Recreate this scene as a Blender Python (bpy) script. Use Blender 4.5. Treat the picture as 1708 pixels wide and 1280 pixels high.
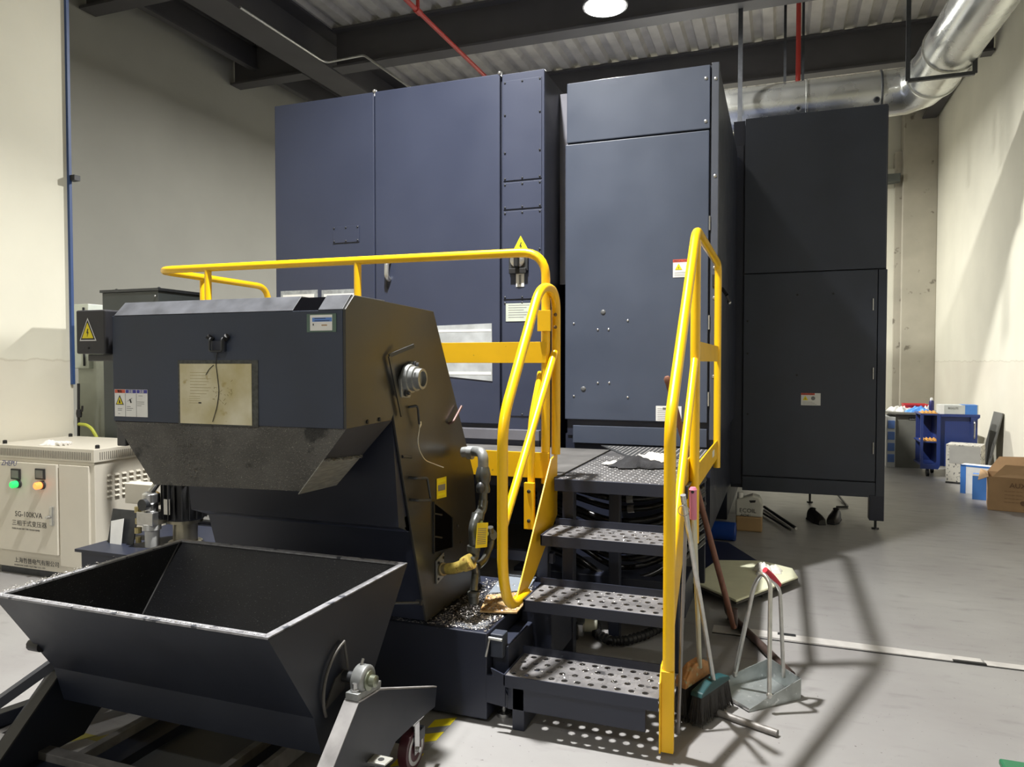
import bpy, bmesh, math, random
from mathutils import Vector, Matrix
random.seed(7)
S = bpy.context.scene
COL = S.collection
for o in list(bpy.data.objects): bpy.data.objects.remove(o)
V = Vector

# ------------------------------------------------------------------ camera
HC, FPX, YAW, PIT = 1.45, 1223.0, math.radians(20.1), math.radians(1.6525)
cam = bpy.data.objects.new('camera', bpy.data.cameras.new('camera')); COL.objects.link(cam)
cam.location = (0, 0, HC); cam.rotation_euler = (math.pi/2-PIT, 0, YAW)
cam.data.sensor_width = 36; cam.data.lens = 36*FPX/1708; cam.data.clip_end = 100
S.camera = cam
# ------------------------------------------------------------------ colour management, world
S.view_settings.view_transform = 'Standard'; S.view_settings.look = 'None'
S.view_settings.exposure = 0.0; S.view_settings.gamma = 1.0; S.view_settings.use_curve_mapping = False
W = bpy.data.worlds.new('world'); S.world = W; W.use_nodes = True
W.node_tree.nodes['Background'].inputs[0].default_value = (0.9, 0.95, 1.0, 1)
W.node_tree.nodes['Background'].inputs[1].default_value = 0.05
# ------------------------------------------------------------------ lamps (their light; housings are built below)
def area(name, loc, power, size=0.17, col=(1.0, 0.985, 0.95), spread=150):
    l = bpy.data.lights.new(name, 'AREA'); l.shape = 'DISK'; l.size = size; l.energy = power; l.color = col
    l.spread = math.radians(spread)
    o = bpy.data.objects.new(name, l); COL.objects.link(o); o.location = loc
    return o
KEY = (-1.72, 2.92, 5.33)
key_light = area('lamp_light', KEY, 262, spread=114)
vis_light = area('lamp_light', (-1.87, 8.12, 5.33), 700, spread=172)
added_corner_light = area('lamp_light', (-1.9, 13.3, 5.33), 430, spread=172)  # added lamp, out of view, to brighten the right wall
back_light = area('lamp_light', (-1.75, -2.4, 5.33), 85, spread=140)
far_light = area('lamp_light', (-1.75, -7.6, 5.33), 85, spread=140)

# ------------------------------------------------------------------ helpers: real-world point on a known plane seen in a given direction
_f = V((-math.sin(YAW)*math.cos(PIT), math.cos(YAW)*math.cos(PIT), -math.sin(PIT)))
_r = V((math.cos(YAW), math.sin(YAW), 0)); _u = _r.cross(_f)
def _ray(x, y): return _f + _r*((x-854)/FPX) - _u*((y-640)/FPX)
def onz(x, y, z): d = _ray(x, y); return d*((z-HC)/d.z) + V((0, 0, HC))
def ony(x, y, Y): d = _ray(x, y); return d*(Y/d.y) + V((0, 0, HC))
def onx(x, y, X): d = _ray(x, y); return d*(X/d.x) + V((0, 0, HC))

# ------------------------------------------------------------------ materials
MATS = {}
def mat(name, col, rough=0.5, metal=0.0, var=0.08, scale=6, col2=None, spots=None, bump=0.0, bscale=60, emit=0, spec=0.5, stretch=None, rvar=0.0, trans=0, coat=0):
    """procedural paint / metal / cloth. col2+var: large soft variation; spots=(colour, scale, threshold): wear, dust or flecks"""
    if name in MATS: return MATS[name]
    m = bpy.data.materials.new(name); m.use_nodes = True; nt = m.node_tree; N = nt.nodes; L = nt.links
    b = N['Principled BSDF']
    b.inputs['Roughness'].default_value = rough; b.inputs['Metallic'].default_value = metal
    b.inputs['Specular IOR Level'].default_value = spec
    if trans: b.inputs['Transmission Weight'].default_value = trans
    if coat: b.inputs['Coat Weight'].default_value = coat
    tc = N.new('ShaderNodeTexCoord'); mp = N.new('ShaderNodeMapping'); L.new(tc.outputs['Object'], mp.inputs[0])
    if stretch: mp.inputs['Scale'].default_value = stretch
    n = N.new('ShaderNodeTexNoise'); n.inputs['Scale'].default_value = scale; n.inputs['Detail'].default_value = 5
    L.new(mp.outputs[0], n.inputs['Vector'])
    mx = N.new('ShaderNodeMix'); mx.data_type = 'RGBA'
    c = tuple(col)
    a = tuple(x*(1-var) for x in c); d = col2 if col2 else tuple(min(1, x*(1+var)) for x in c)
    mx.inputs['A'].default_value = (*a, 1); mx.inputs['B'].default_value = (*d, 1)
    mr = N.new('ShaderNodeMapRange'); mr.inputs['From Min'].default_value = 0.3; mr.inputs['From Max'].default_value = 0.7
    L.new(n.outputs['Fac'], mr.inputs['Value']); L.new(mr.outputs[0], mx.inputs['Factor'])
    out = mx.outputs['Result']
    if spots:
        for k, (sc, ss, th) in enumerate(spots if isinstance(spots, list) else [spots]):
            n2 = N.new('ShaderNodeTexNoise'); n2.inputs['Scale'].default_value = ss; n2.inputs['Detail'].default_value = 3
            L.new(mp.outputs[0], n2.inputs['Vector'])
            r2 = N.new('ShaderNodeMapRange'); r2.inputs['From Min'].default_value = th; r2.inputs['From Max'].default_value = th+0.06
            L.new(n2.outputs['Fac'], r2.inputs['Value'])
            m2 = N.new('ShaderNodeMix'); m2.data_type = 'RGBA'; L.new(r2.outputs[0], m2.inputs['Factor'])
            L.new(out, m2.inputs['A']); m2.inputs['B'].default_value = (*sc, 1); out = m2.outputs['Result']
    L.new(out, b.inputs['Base Color'])
    if rvar:
        r3 = N.new('ShaderNodeMapRange'); r3.inputs['To Min'].default_value = max(0.02, rough-rvar); r3.inputs['To Max'].default_value = rough+rvar
        r3.inputs['From Min'].default_value = 0.3; r3.inputs['From Max'].default_value = 0.7
        L.new(n.outputs['Fac'], r3.inputs['Value']); L.new(r3.outputs[0], b.inputs['Roughness'])
    if bump:
        n3 = N.new('ShaderNodeTexNoise'); n3.inputs['Scale'].default_value = bscale; L.new(mp.outputs[0], n3.inputs['Vector'])
        bp = N.new('ShaderNodeBump'); bp.inputs['Strength'].default_value = bump; bp.inputs['Distance'].default_value = 0.01
        L.new(n3.outputs['Fac'], bp.inputs['Height']); L.new(bp.outputs[0], b.inputs['Normal'])
    if emit:
        b.inputs['Emission Color'].default_value = (*c, 1); b.inputs['Emission Strength'].default_value = emit
    MATS[name] = m
    return m
NAVY = mat('navy paint', (0.036, 0.044, 0.078), 0.42, var=0.07, scale=1.5, rvar=0.06)
NAVY2 = mat('slate navy paint', (0.060, 0.074, 0.110), 0.40, var=0.10, scale=1.8, rvar=0.08)
NAVYD = mat('dark navy paint', (0.020, 0.024, 0.042), 0.42, var=0.12, scale=3, rvar=0.06)
NAVYS = mat('scuffed navy paint', (0.040, 0.048, 0.070), 0.45, var=0.12, scale=2.2, rvar=0.1)
HOODP = mat('hood navy paint', (0.034, 0.044, 0.072), 0.45, var=0.12, scale=4, rvar=0.08)
SIDEP = mat('oily glossy dark paint', (0.034, 0.034, 0.033), 0.38, var=0.25, scale=2.5, rvar=0.08)
CHUTE = mat('chip spattered steel', (0.085, 0.082, 0.076), 0.6, var=0.3, scale=8, spots=[((0.20, 0.19, 0.17), 220, 0.60), ((0.02, 0.02, 0.02), 9, 0.62)], bump=0.4, bscale=250)
SCREEN = mat('brushed bare steel', (0.36, 0.36, 0.33), 0.45, 0.6, var=0.25, scale=20, stretch=(1, 1, 8))
BINP = mat('bin navy paint', (0.009, 0.012, 0.022), 0.45, var=0.2, scale=3, rvar=0.08)
BININ = mat('bin inside dusty', (0.016, 0.017, 0.022), 0.55, var=0.3, scale=5, spots=[((0.10, 0.10, 0.10), 160, 0.66)], bump=0.2, bscale=200)
RIMM = mat('worn rim steel', (0.30, 0.30, 0.32), 0.5, 0.3, var=0.3, scale=40, spots=((0.06, 0.065, 0.08), 25, 0.60))
YEL = mat('yellow paint', (0.93, 0.55, 0.004), 0.32, var=0.04, scale=5, coat=0.3)
YELD = mat('yellow plate paint', (0.86, 0.50, 0.004), 0.42, var=0.05, scale=6, spots=((0.45, 0.27, 0.02), 60, 0.72))
TREAD = mat('galvanised tread', (0.20, 0.195, 0.20), 0.5, 0.35, var=0.35, scale=9, spots=[((0.07, 0.07, 0.075), 12, 0.62), ((0.5, 0.5, 0.5), 180, 0.70)])
DECK = mat('worn checker steel', (0.12, 0.117, 0.12), 0.55, 0.3, var=0.35, scale=7, spots=[((0.30, 0.29, 0.28), 120, 0.66)])
STEEL = mat('dark steel', (0.06, 0.063, 0.068), 0.42, 0.6, var=0.2, scale=20)
BLACK = mat('black rubber', (0.012, 0.012, 0.013), 0.5, var=0.2, scale=12)
BLACKG = mat('glossy black hose', (0.014, 0.014, 0.015), 0.25, var=0.2, scale=12)
CHROME = mat('bright steel', (0.55, 0.55, 0.55), 0.25, 0.9, var=0.1, scale=20)
GALV = mat('galvanised duct', (0.62, 0.63, 0.60), 0.27, 0.95, var=0.08, scale=3, bump=0.02, bscale=4, rvar=0.05)
BEAM = mat('dark beam paint', (0.075, 0.072, 0.075), 0.6, var=0.12, scale=2)
DECKM = mat('galvanised roof deck', (0.52, 0.50, 0.46), 0.55, 0.0, var=0.15, scale=4)
RED = mat('red pipe paint', (0.42, 0.035, 0.025), 0.45)
BEIGE = mat('beige enamel', (0.66, 0.62, 0.53), 0.42, var=0.03, scale=3)
BEIGED = mat('vent slot dark', (0.20, 0.185, 0.155), 0.7)
CREAM = mat('cream wall paint', (0.72, 0.70, 0.585), 0.8, var=0.05, scale=1.2, bump=0.05, bscale=30)
WHITE = mat('white sheet', (0.78, 0.78, 0.76), 0.5, var=0.04, scale=20)
INK = mat('black ink', (0.02, 0.02, 0.02), 0.6)
VOID = mat('painted void dark', (0.004, 0.004, 0.005), 1.0, spec=0.0)  # flat black that paints in the dark inside of slots and holes
GREYINK = mat('grey ink', (0.22, 0.22, 0.22), 0.6)
SIGNY = mat('sign yellow', (0.85, 0.70, 0.02), 0.4)
SIGNR = mat('sign red', (0.62, 0.09, 0.05), 0.4)
SIGNB = mat('sign blue', (0.04, 0.04, 0.30), 0.4)
LBLUE = mat('light blue print', (0.12, 0.25, 0.62), 0.45)
CARD = mat('brown cardboard', (0.40, 0.25, 0.125), 0.8, var=0.1, scale=5)
CARDD = mat('cardboard print', (0.16, 0.09, 0.05), 0.8)
BLUEP = mat('blue cart enamel', (0.020, 0.040, 0.17), 0.38)
BLUEM = mat('blue plastic', (0.008, 0.05, 0.30), 0.35)
CLOTH = mat('white cotton', (0.78, 0.76, 0.72), 0.9, var=0.08, scale=30, bump=0.3, bscale=200)
DCLOTH = mat('charcoal rag cloth', (0.022, 0.022, 0.025), 0.9, var=0.25, scale=12, bump=0.3, bscale=150)
RUST = mat('rusty plate', (0.38, 0.20, 0.06), 0.7, 0.2, var=0.3, scale=18, col2=(0.55, 0.40, 0.20), spots=((0.14, 0.05, 0.02), 30, 0.62))
WOODR = mat('red brown wood pole', (0.20, 0.085, 0.055), 0.5, var=0.25, scale=10, stretch=(6, 6, 1))
WOODD = mat('dark oily wood', (0.055, 0.035, 0.030), 0.5, var=0.35, scale=14)
WOODB = mat('worn broom wood', (0.42, 0.20, 0.07), 0.6, var=0.3, scale=25, spots=((0.42, 0.40, 0.25), 30, 0.58))
TEAL = mat('teal plastic', (0.010, 0.055, 0.062), 0.45)
BRIST = mat('black bristles', (0.018, 0.015, 0.014), 0.7, var=0.5, scale=50)
PINK = mat('pink grip', (0.72, 0.22, 0.33), 0.5)
SILV = mat('silver tube', (0.58, 0.58, 0.56), 0.3, 0.8, var=0.1, scale=30)
ZINC = mat('zinc sheet', (0.42, 0.45, 0.45), 0.4, 0.7, var=0.15, scale=14, spots=((0.62, 0.64, 0.64), 40, 0.62))
CHIPM = mat('bright metal chips', (0.62, 0.60, 0.57), 0.3, 0.8, var=0.4, scale=300)
CAST = mat('grey cast iron', (0.27, 0.28, 0.28), 0.45, 0.5, var=0.15, scale=40)
MAROON = mat('maroon tyre', (0.055, 0.010, 0.016), 0.4)
FOAM = mat('pale foam', (0.74, 0.74, 0.55), 0.8, var=0.06, scale=8)
PIPEG = mat('oily grey pipe', (0.10, 0.105, 0.10), 0.3, 0.6, var=0.3, scale=25)
PIPEY = mat('yellow coated brass', (0.52, 0.40, 0.10), 0.4, 0.4, var=0.3, scale=40, spots=((0.30, 0.16, 0.05), 40, 0.62))
GREEN = mat('green plastic', (0.03, 0.17, 0.08), 0.4)
CANW = mat('translucent white plastic', (0.60, 0.60, 0.56), 0.4)
CANO = mat('amber liquid', (0.42, 0.28, 0.14), 0.35)
TRENCH = mat('pale trench cover', (0.62, 0.60, 0.58), 0.45, 0.2, var=0.12, scale=12)
TAPE = mat('cloudy tape film', (0.30, 0.32, 0.33), 0.35, var=0.3, scale=30)
PAPERY = mat('oil stained paper', (0.60, 0.52, 0.27), 0.45, var=0.2, scale=7, col2=(0.72, 0.68, 0.52), spots=((0.42, 0.34, 0.15), 16, 0.64))
FILM = mat('silver film document', (0.50, 0.53, 0.55), 0.3, 0.2, var=0.25, scale=9)
BLUEL = mat('blue painted conduit', (0.03, 0.07, 0.20), 0.5)
GRY = mat('grey green enamel', (0.17, 0.17, 0.145), 0.5)
LAMPE = mat('lamp diffuser', (1.0, 0.98, 0.92), 0.5, emit=60)
LEDG = mat('green indicator', (0.03, 0.75, 0.16), 0.3, emit=0.8)
LEDR = mat('orange indicator', (1.0, 0.22, 0.05), 0.3, emit=2.2)
GLASSD = mat('display glass', (0.16, 0.17, 0.15), 0.15)

def floor_material():
    m = bpy.data.materials.new('polished concrete'); m.use_nodes = True; nt = m.node_tree; N = nt.nodes; L = nt.links
    b = N['Principled BSDF']; tc = N.new('ShaderNodeTexCoord')
    def noise(sc, det=6, st=None):
        n = N.new('ShaderNodeTexNoise'); n.inputs['Scale'].default_value = sc; n.inputs['Detail'].default_value = det
        if st:
            mp = N.new('ShaderNodeMapping'); mp.inputs['Scale'].default_value = st; L.new(tc.outputs['Object'], mp.inputs[0]); L.new(mp.outputs[0], n.inputs['Vector'])
        else: L.new(tc.outputs['Object'], n.inputs['Vector'])
        return n
    def ramp(n, lo, hi):
        r = N.new('ShaderNodeMapRange'); r.inputs['From Min'].default_value = lo; r.inputs['From Max'].default_value = hi; L.new(n.outputs['Fac'], r.inputs['Value']); return r
    n1 = noise(1.1); r1 = ramp(n1, .35, .68)
    mx = N.new('ShaderNodeMix'); mx.data_type = 'RGBA'; L.new(r1.outputs[0], mx.inputs['Factor'])
    mx.inputs['A'].default_value = (.265, .255, .255, 1); mx.inputs['B'].default_value = (.33, .325, .32, 1)
    n2 = noise(5, 8, (1, 2.5, 1)); r2 = ramp(n2, .58, .74)
    m2 = N.new('ShaderNodeMix'); m2.data_type = 'RGBA'; L.new(mx.outputs['Result'], m2.inputs['A']); m2.inputs['B'].default_value = (.20, .19, .19, 1)
    mm = N.new('ShaderNodeMath'); mm.operation = 'MULTIPLY'; mm.inputs[1].default_value = .6; L.new(r2.outputs[0], mm.inputs[0]); L.new(mm.outputs[0], m2.inputs['Factor'])
    n3 = noise(70, 2); r3 = ramp(n3, .71, .74)
    m3 = N.new('ShaderNodeMix'); m3.data_type = 'RGBA'; L.new(m2.outputs['Result'], m3.inputs['A']); m3.inputs['B'].default_value = (.12, .11, .105, 1); L.new(r3.outputs[0], m3.inputs['Factor'])
    L.new(m3.outputs['Result'], b.inputs['Base Color'])
    rr = N.new('ShaderNodeMapRange'); rr.inputs['To Min'].default_value = .30; rr.inputs['To Max'].default_value = .5; L.new(n2.outputs['Fac'], rr.inputs['Value']); L.new(rr.outputs[0], b.inputs['Roughness'])
    bp = N.new('ShaderNodeBump'); bp.inputs['Strength'].default_value = .08; L.new(n2.outputs['Fac'], bp.inputs['Height']); L.new(bp.outputs[0], b.inputs['Normal'])
    return m
FLOOR = floor_material()
def wall_material():
    """cream paint with a rough stained band where the plaster was patched at about chest height"""
    m = CREAM.copy(); m.name = 'cream wall paint patched'; nt = m.node_tree; N = nt.nodes; L = nt.links; b = N['Principled BSDF']
    src = b.inputs['Base Color'].links[0].from_socket
    geo = N.new('ShaderNodeNewGeometry'); sp = N.new('ShaderNodeSeparateXYZ'); L.new(geo.outputs['Position'], sp.inputs[0])
    n = N.new('ShaderNodeTexNoise'); n.inputs['Scale'].default_value = 6; n.inputs['Detail'].default_value = 6; L.new(geo.outputs['Position'], n.inputs['Vector'])
    a = N.new('ShaderNodeMath'); a.operation = 'MULTIPLY_ADD'; L.new(n.outputs['Fac'], a.inputs[0]); a.inputs[1].default_value = .08; L.new(sp.outputs['Z'], a.inputs[2])
    d = N.new('ShaderNodeMath'); d.operation = 'SUBTRACT'; L.new(a.outputs[0], d.inputs[0]); d.inputs[1].default_value = 1.505
    ab = N.new('ShaderNodeMath'); ab.operation = 'ABSOLUTE'; L.new(d.outputs[0], ab.inputs[0])
    r = N.new('ShaderNodeMapRange'); r.inputs['From Min'].default_value = 0; r.inputs['From Max'].default_value = .012; r.inputs['To Min'].default_value = .45; r.inputs['To Max'].default_value = 0; L.new(ab.outputs[0], r.inputs['Value'])
    mx = N.new('ShaderNodeMix'); mx.data_type = 'RGBA'; L.new(src, mx.inputs['A']); mx.inputs['B'].default_value = (.42, .36, .26, 1); L.new(r.outputs[0], mx.inputs['Factor'])
    lt = N.new('ShaderNodeMapRange'); lt.inputs['From Min'].default_value = 1.505; lt.inputs['From Max'].default_value = 1.49; lt.inputs['To Max'].default_value = .5; L.new(a.outputs[0], lt.inputs['Value'])
    n5 = N.new('ShaderNodeTexNoise'); n5.inputs['Scale'].default_value = 2.5; n5.inputs['Detail'].default_value = 4; L.new(geo.outputs['Position'], n5.inputs['Vector'])
    mu = N.new('ShaderNodeMath'); mu.operation = 'MULTIPLY'; L.new(lt.outputs[0], mu.inputs[0]); L.new(n5.outputs['Fac'], mu.inputs[1])
    m2 = N.new('ShaderNodeMix'); m2.data_type = 'RGBA'; L.new(mx.outputs['Result'], m2.inputs['A']); m2.inputs['B'].default_value = (.62, .545, .45, 1); L.new(mu.outputs[0], m2.inputs['Factor'])
    L.new(m2.outputs['Result'], b.inputs['Base Color'])
    return m
WALLP = wall_material()

# ------------------------------------------------------------------ mesh builder
OFF = {}
class MB:
    def __init__(s): s.v = []; s.f = []; s.m = []; s.s = []
    def add(s, vs, fs, m=0, sm=False):
        k = len(s.v); s.v += [V(p) for p in vs]
        for f in fs: s.f.append([i+k for i in f]); s.m.append(m); s.s.append(sm)
        return s
    def box(s, x0, x1, y0, y1, z0, z1, m=0):
        vs = [(x, y, z) for x in (x0, x1) for y in (y0, y1) for z in (z0, z1)]
        return s.add(vs, [(0, 1, 3, 2), (4, 6, 7, 5), (0, 4, 5, 1), (2, 3, 7, 6), (0, 2, 6, 4), (1, 5, 7, 3)], m)
    def obox(s, c, size, rot, m=0):
        R = rot if isinstance(rot, Matrix) else Matrix.Rotation(rot, 3, 'Z')
        h = V(size)/2; vs = [R @ V((x*h.x, y*h.y, z*h.z)) + V(c) for x in (-1, 1) for y in (-1, 1) for z in (-1, 1)]
        return s.add(vs, [(0, 1, 3, 2), (4, 6, 7, 5), (0, 4, 5, 1), (2, 3, 7, 6), (0, 2, 6, 4), (1, 5, 7, 3)], m)
    def prism(s, ax, pts, a, b, m=0):
        def P(p, t): return (t, p[0], p[1]) if ax == 'x' else (p[0], t, p[1]) if ax == 'y' else (p[0], p[1], t)
        n = len(pts); vs = [P(p, a) for p in pts] + [P(p, b) for p in pts]
        fs = [tuple(range(n)), tuple(range(2*n-1, n-1, -1))] + [(i, (i+1) % n, (i+1) % n+n, i+n) for i in range(n)]
        return s.add(vs, fs, m)
    def plate(s, pts, t, m=0):
        """polygon of 3-D points (planar) given thickness t along its normal"""
        pts = [V(p) for p in pts]; nrm = V((0, 0, 0))
        for i in range(len(pts)): nrm += pts[i].cross(pts[(i+1) % len(pts)])
        nrm.normalize(); n = len(pts); vs = pts + [p-nrm*t for p in pts]
        return s.add(vs, [tuple(range(n)), tuple(range(2*n-1, n-1, -1))] + [(i, (i+1) % n, (i+1) % n+n, i+n) for i in range(n)], m)
    def bar(s, p, q, w, h, m=0, up=(0, 0, 1)):
        p = V(p); q = V(q); d = (q-p).normalized(); u = V(up); sd = d.cross(u)
        if sd.length < 1e-4: sd = d.cross(V((1, 0, 0)))
        sd.normalize(); u = sd.cross(d).normalized()
        vs = [c+sd*(w/2*a)+u*(h/2*b) for c in (p, q) for a, b in ((-1, -1), (1, -1), (1, 1), (-1, 1))]
        return s.add(vs, [(0, 1, 2, 3), (7, 6, 5, 4)] + [(i, (i+1) % 4, (i+1) % 4+4, i+4) for i in range(4)], m)
    def tube(s, path, r, n=12, rnd=0, m=0, caps=True, rs=None, seg=6, flat=None):
        pts = [V(p) for p in path]
        if rnd:
            out = [pts[0]]
            for i in range(1, len(pts)-1):
                a, b, c = pts[i-1], pts[i], pts[i+1]; d1 = (a-b); d2 = (c-b)
                if d1.length < 1e-6 or d2.length < 1e-6 or d1.angle(d2) > 3.0: out.append(b); continue
                t = min(rnd, d1.length*.48, d2.length*.48); p0 = b+d1.normalized()*t; p1 = b+d2.normalized()*t
                for k in range(seg+1):
                    u = k/seg; out.append(p0*(1-u)**2 + b*(2*u*(1-u)) + p1*u*u)
            out.append(pts[-1]); pts = out
        N = len(pts); tang = []
        for i in range(N):
            t = (pts[min(i+1, N-1)]-pts[max(i-1, 0)]); tang.append(t.normalized() if t.length > 1e-9 else V((0, 0, 1)))
        up = V((0, 0, 1)) if abs(tang[0].z) < .9 else V((1, 0, 0)); nv = (up-tang[0]*up.dot(tang[0])).normalized()
        vs = []
        for i in range(N):
            nv = (nv-tang[i]*nv.dot(tang[i])).normalized(); bv = tang[i].cross(nv); rr = rs[i] if rs and len(rs) == N else r
            for k in range(n):
                a = 2*math.pi*k/n; ca, sa = math.cos(a), math.sin(a)
                if flat: sa *= flat
                vs.append(pts[i]+nv*(ca*rr)+bv*(sa*rr))
        fs = [(i*n+k, i*n+(k+1) % n, (i+1)*n+(k+1) % n, (i+1)*n+k) for i in range(N-1) for k in range(n)]
        s.add(vs, fs, m, True)
        if caps: k0 = len(s.v)-N*n; s.f += [[k0+k for k in range(n)][::-1], [k0+(N-1)*n+k for k in range(n)]]; s.m += [m, m]; s.s += [False, False]
        return s
    def lathe(s, c, axis, prof, n=20, m=0, flat=False):
        ax = V(axis).normalized(); u = V((0, 0, 1)) if abs(ax.z) < .9 else V((1, 0, 0)); u = (u-ax*u.dot(ax)).normalized(); w = ax.cross(u); c = V(c)
        vs = [c+ax*h+(u*math.cos(2*math.pi*k/n)+w*math.sin(2*math.pi*k/n))*max(r, 1e-4) for r, h in prof for k in range(n)]
        N = len(prof); fs = [(i*n+k, i*n+(k+1) % n, (i+1)*n+(k+1) % n, (i+1)*n+k) for i in range(N-1) for k in range(n)]
        s.add(vs, fs, m, not flat); k0 = len(s.v)-N*n
        s.f += [[k0+k for k in range(n)][::-1], [k0+(N-1)*n+k for k in range(n)]]; s.m += [m, m]; s.s += [False, False]
        return s
    def sph(s, c, r, n=12, m=0, half=False, rot=None):
        r = V((r, r, r)) if isinstance(r, (int, float)) else V(r); rows = n//2; vs = []; c = V(c)
        for i in range(rows+1):
            t = math.pi*i/rows*(0.5 if half else 1)
            for k in range(n):
                a = 2*math.pi*k/n; p = V((r.x*math.sin(t)*math.cos(a), r.y*math.sin(t)*math.sin(a), r.z*math.cos(t)))
                vs.append((rot @ p if rot else p)+c)
        fs = [(i*n+k, i*n+(k+1) % n, (i+1)*n+(k+1) % n, (i+1)*n+k) for i in range(rows) for k in range(n)]
        return s.add(vs, fs, m, True)
    def text(s, body, size, org, m=0, face='-y', align='LEFT', depth=.0006, shear=0, sx=1.0):
        c = bpy.data.curves.new('t', 'FONT'); c.body = body; c.size = size; c.align_x = align; c.extrude = depth; c.shear = shear; c.resolution_u = 2
        o = bpy.data.objects.new('t', c); COL.objects.link(o); dg = bpy.context.evaluated_depsgraph_get()
        me = bpy.data.meshes.new_from_object(o.evaluated_get(dg)); R = {'-y': Matrix(((1, 0, 0), (0, 0, -1), (0, 1, 0))), '+x': Matrix(((0, 0, 1), (1, 0, 0), (0, 1, 0)))}[face] if isinstance(face, str) else face
        s.add([R @ V((v.co.x*sx, v.co.y, v.co.z)) + V(org) for v in me.vertices], [tuple(p.vertices) for p in me.polygons], m)
        bpy.data.objects.remove(o); bpy.data.curves.remove(c); bpy.data.meshes.remove(me)
        return s
    def build(s, name, mats, parent=None, bevel=0, recalc=True, at=None):
        me = bpy.data.meshes.new(name); off = V((0, 0, 0))
        if parent is not None: off = OFF[parent.name]
        elif at is not None: off = V(at)
        me.from_pydata([tuple(p-off) for p in s.v], [], s.f)
        if not isinstance(mats, (list, tuple)): mats = [mats]
        for x in mats: me.materials.append(x)
        me.polygons.foreach_set('material_index', s.m); me.polygons.foreach_set('use_smooth', s.s)
        if recalc:
            bm = bmesh.new(); bm.from_mesh(me); bmesh.ops.recalc_face_normals(bm, faces=bm.faces); bm.to_mesh(me); bm.free()
        me.update()
        if any(s.s): me.set_sharp_from_angle(angle=math.radians(38))
        o = bpy.data.objects.new(name, me); COL.objects.link(o)
        if parent is not None: o.parent = parent; OFF[o.name] = off
        else: o.location = off; OFF[o.name] = off
        if bevel:
            b = o.modifiers.new('bevel', 'BEVEL'); b.width = bevel; b.segments = 2; b.limit_method = 'ANGLE'; b.angle_limit = math.radians(40)
        return o
def tag(o, label=None, cat=None, group=None, kind=None):
    if label: o['label'] = label
    if cat: o['category'] = cat
    if group: o['group'] = group
    if kind: o['kind'] = kind
    return o
def thing(name, loc, label, cat, group=None):
    o = bpy.data.objects.new(name, None); COL.objects.link(o); o.location = loc; o.empty_display_size = .05; OFF[o.name] = V(loc)
    return tag(o, label, cat, group)
def struct(name, mb, m, bevel=0): return tag(mb.build(name, m, bevel=bevel), kind='structure')
def copy_tree(o, parent=None):
    c = o.copy(); COL.objects.link(c); OFF[c.name] = OFF.get(o.name, V((0, 0, 0)))
    if parent is not None: c.parent = parent
    for ch in list(o.children):
        if ch.type != 'LIGHT': copy_tree(ch, c)
    return c
def arc(c, r, a0, a1, n, plane='yz'):
    o = []
    for i in range(n+1):
        a = math.radians(a0+(a1-a0)*i/n); p, q = r*math.cos(a), r*math.sin(a)
        o.append((c[0], c[1]+p, c[2]+q) if plane == 'yz' else (c[0]+p, c[1], c[2]+q) if plane == 'xz' else (c[0]+p, c[1]+q, c[2]))
    return o
def flakes(n, fn, size=(.002, .006), m=0):
    """n little curled chips; fn() gives a position"""
    mb = MB()
    for _ in range(n):
        p = V(fn()); L_ = random.uniform(*size); w = L_*random.uniform(.3, .7); R = Matrix.Rotation(random.uniform(0, 6.28), 3, 'Z') @ Matrix.Rotation(random.uniform(-.5, .5), 3, 'X')
        h = L_*random.uniform(.15, .5)
        mb.add([R @ V(q) + p for q in ((-L_, -w, 0), (0, -w, h), (L_, -w, 0), (L_, w, .0005), (0, w, h), (-L_, w, .0005))], [(0, 1, 4, 5), (1, 2, 3, 4)], m)
    return mb

# ================================================================== THE ROOM
struct('floor', MB().box(-9, 3.0, -11, 16, -.1, 0), FLOOR)
struct('wall_right', MB().box(2.6, 2.9, -11, 15.6, 0, 6.3), WALLP)
struct('wall_back', MB().box(-9, 2.9, 15.3, 15.6, 0, 6.3), WALLP)
struct('wall_left', MB().box(-7.9, -7.6, 4.17, 15.6, 0, 6.3), mat('warm grey wall paint', (.35, .345, .305), .8, var=.05, scale=1.0, bump=.05, bscale=30))  # darker and greyer than the cream of the other walls
struct('wall_near_left', MB().box(-7.9, -5.15, -11, 4.17, 0, 6.3), WALLP)
# roof deck: one folded trapezoid sheet per bay strip, ribs running front to back
mb = MB(); prof = []; x = -7.9
while x < 2.9: prof += [(x, 6.12), (x+.10, 6.12), (x+.135, 6.05), (x+.265, 6.05)]; x += .30
n = len(prof); mb.add([(p[0], y, p[1]) for y in (-11, 15.6) for p in prof], [(i, i+1, i+1+n, i+n) for i in range(n-1)])
mb.box(-7.9, 2.9, -11, 15.6, 6.25, 6.3)
struct('ceiling', mb, DECKM)
struct('wall_front', MB().box(-9, 2.9, -11.2, -11, 0, 6.3), CREAM)
# painted columns in the back right corner
struct('trim_1', MB().box(2.05, 2.6, 14.95, 15.3, 0, 6.05).box(1.93, 2.06, 15.08, 15.3, 0, 5.3), mat('grubby column paint', (.44, .41, .33), .8, var=.1, scale=2, spots=((.2, .18, .14), 5, .66)), bevel=.01)
struct('trim_2', MB().box(1.45, 1.93, 15.12, 15.3, 0, 5.0), CREAM)
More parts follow.
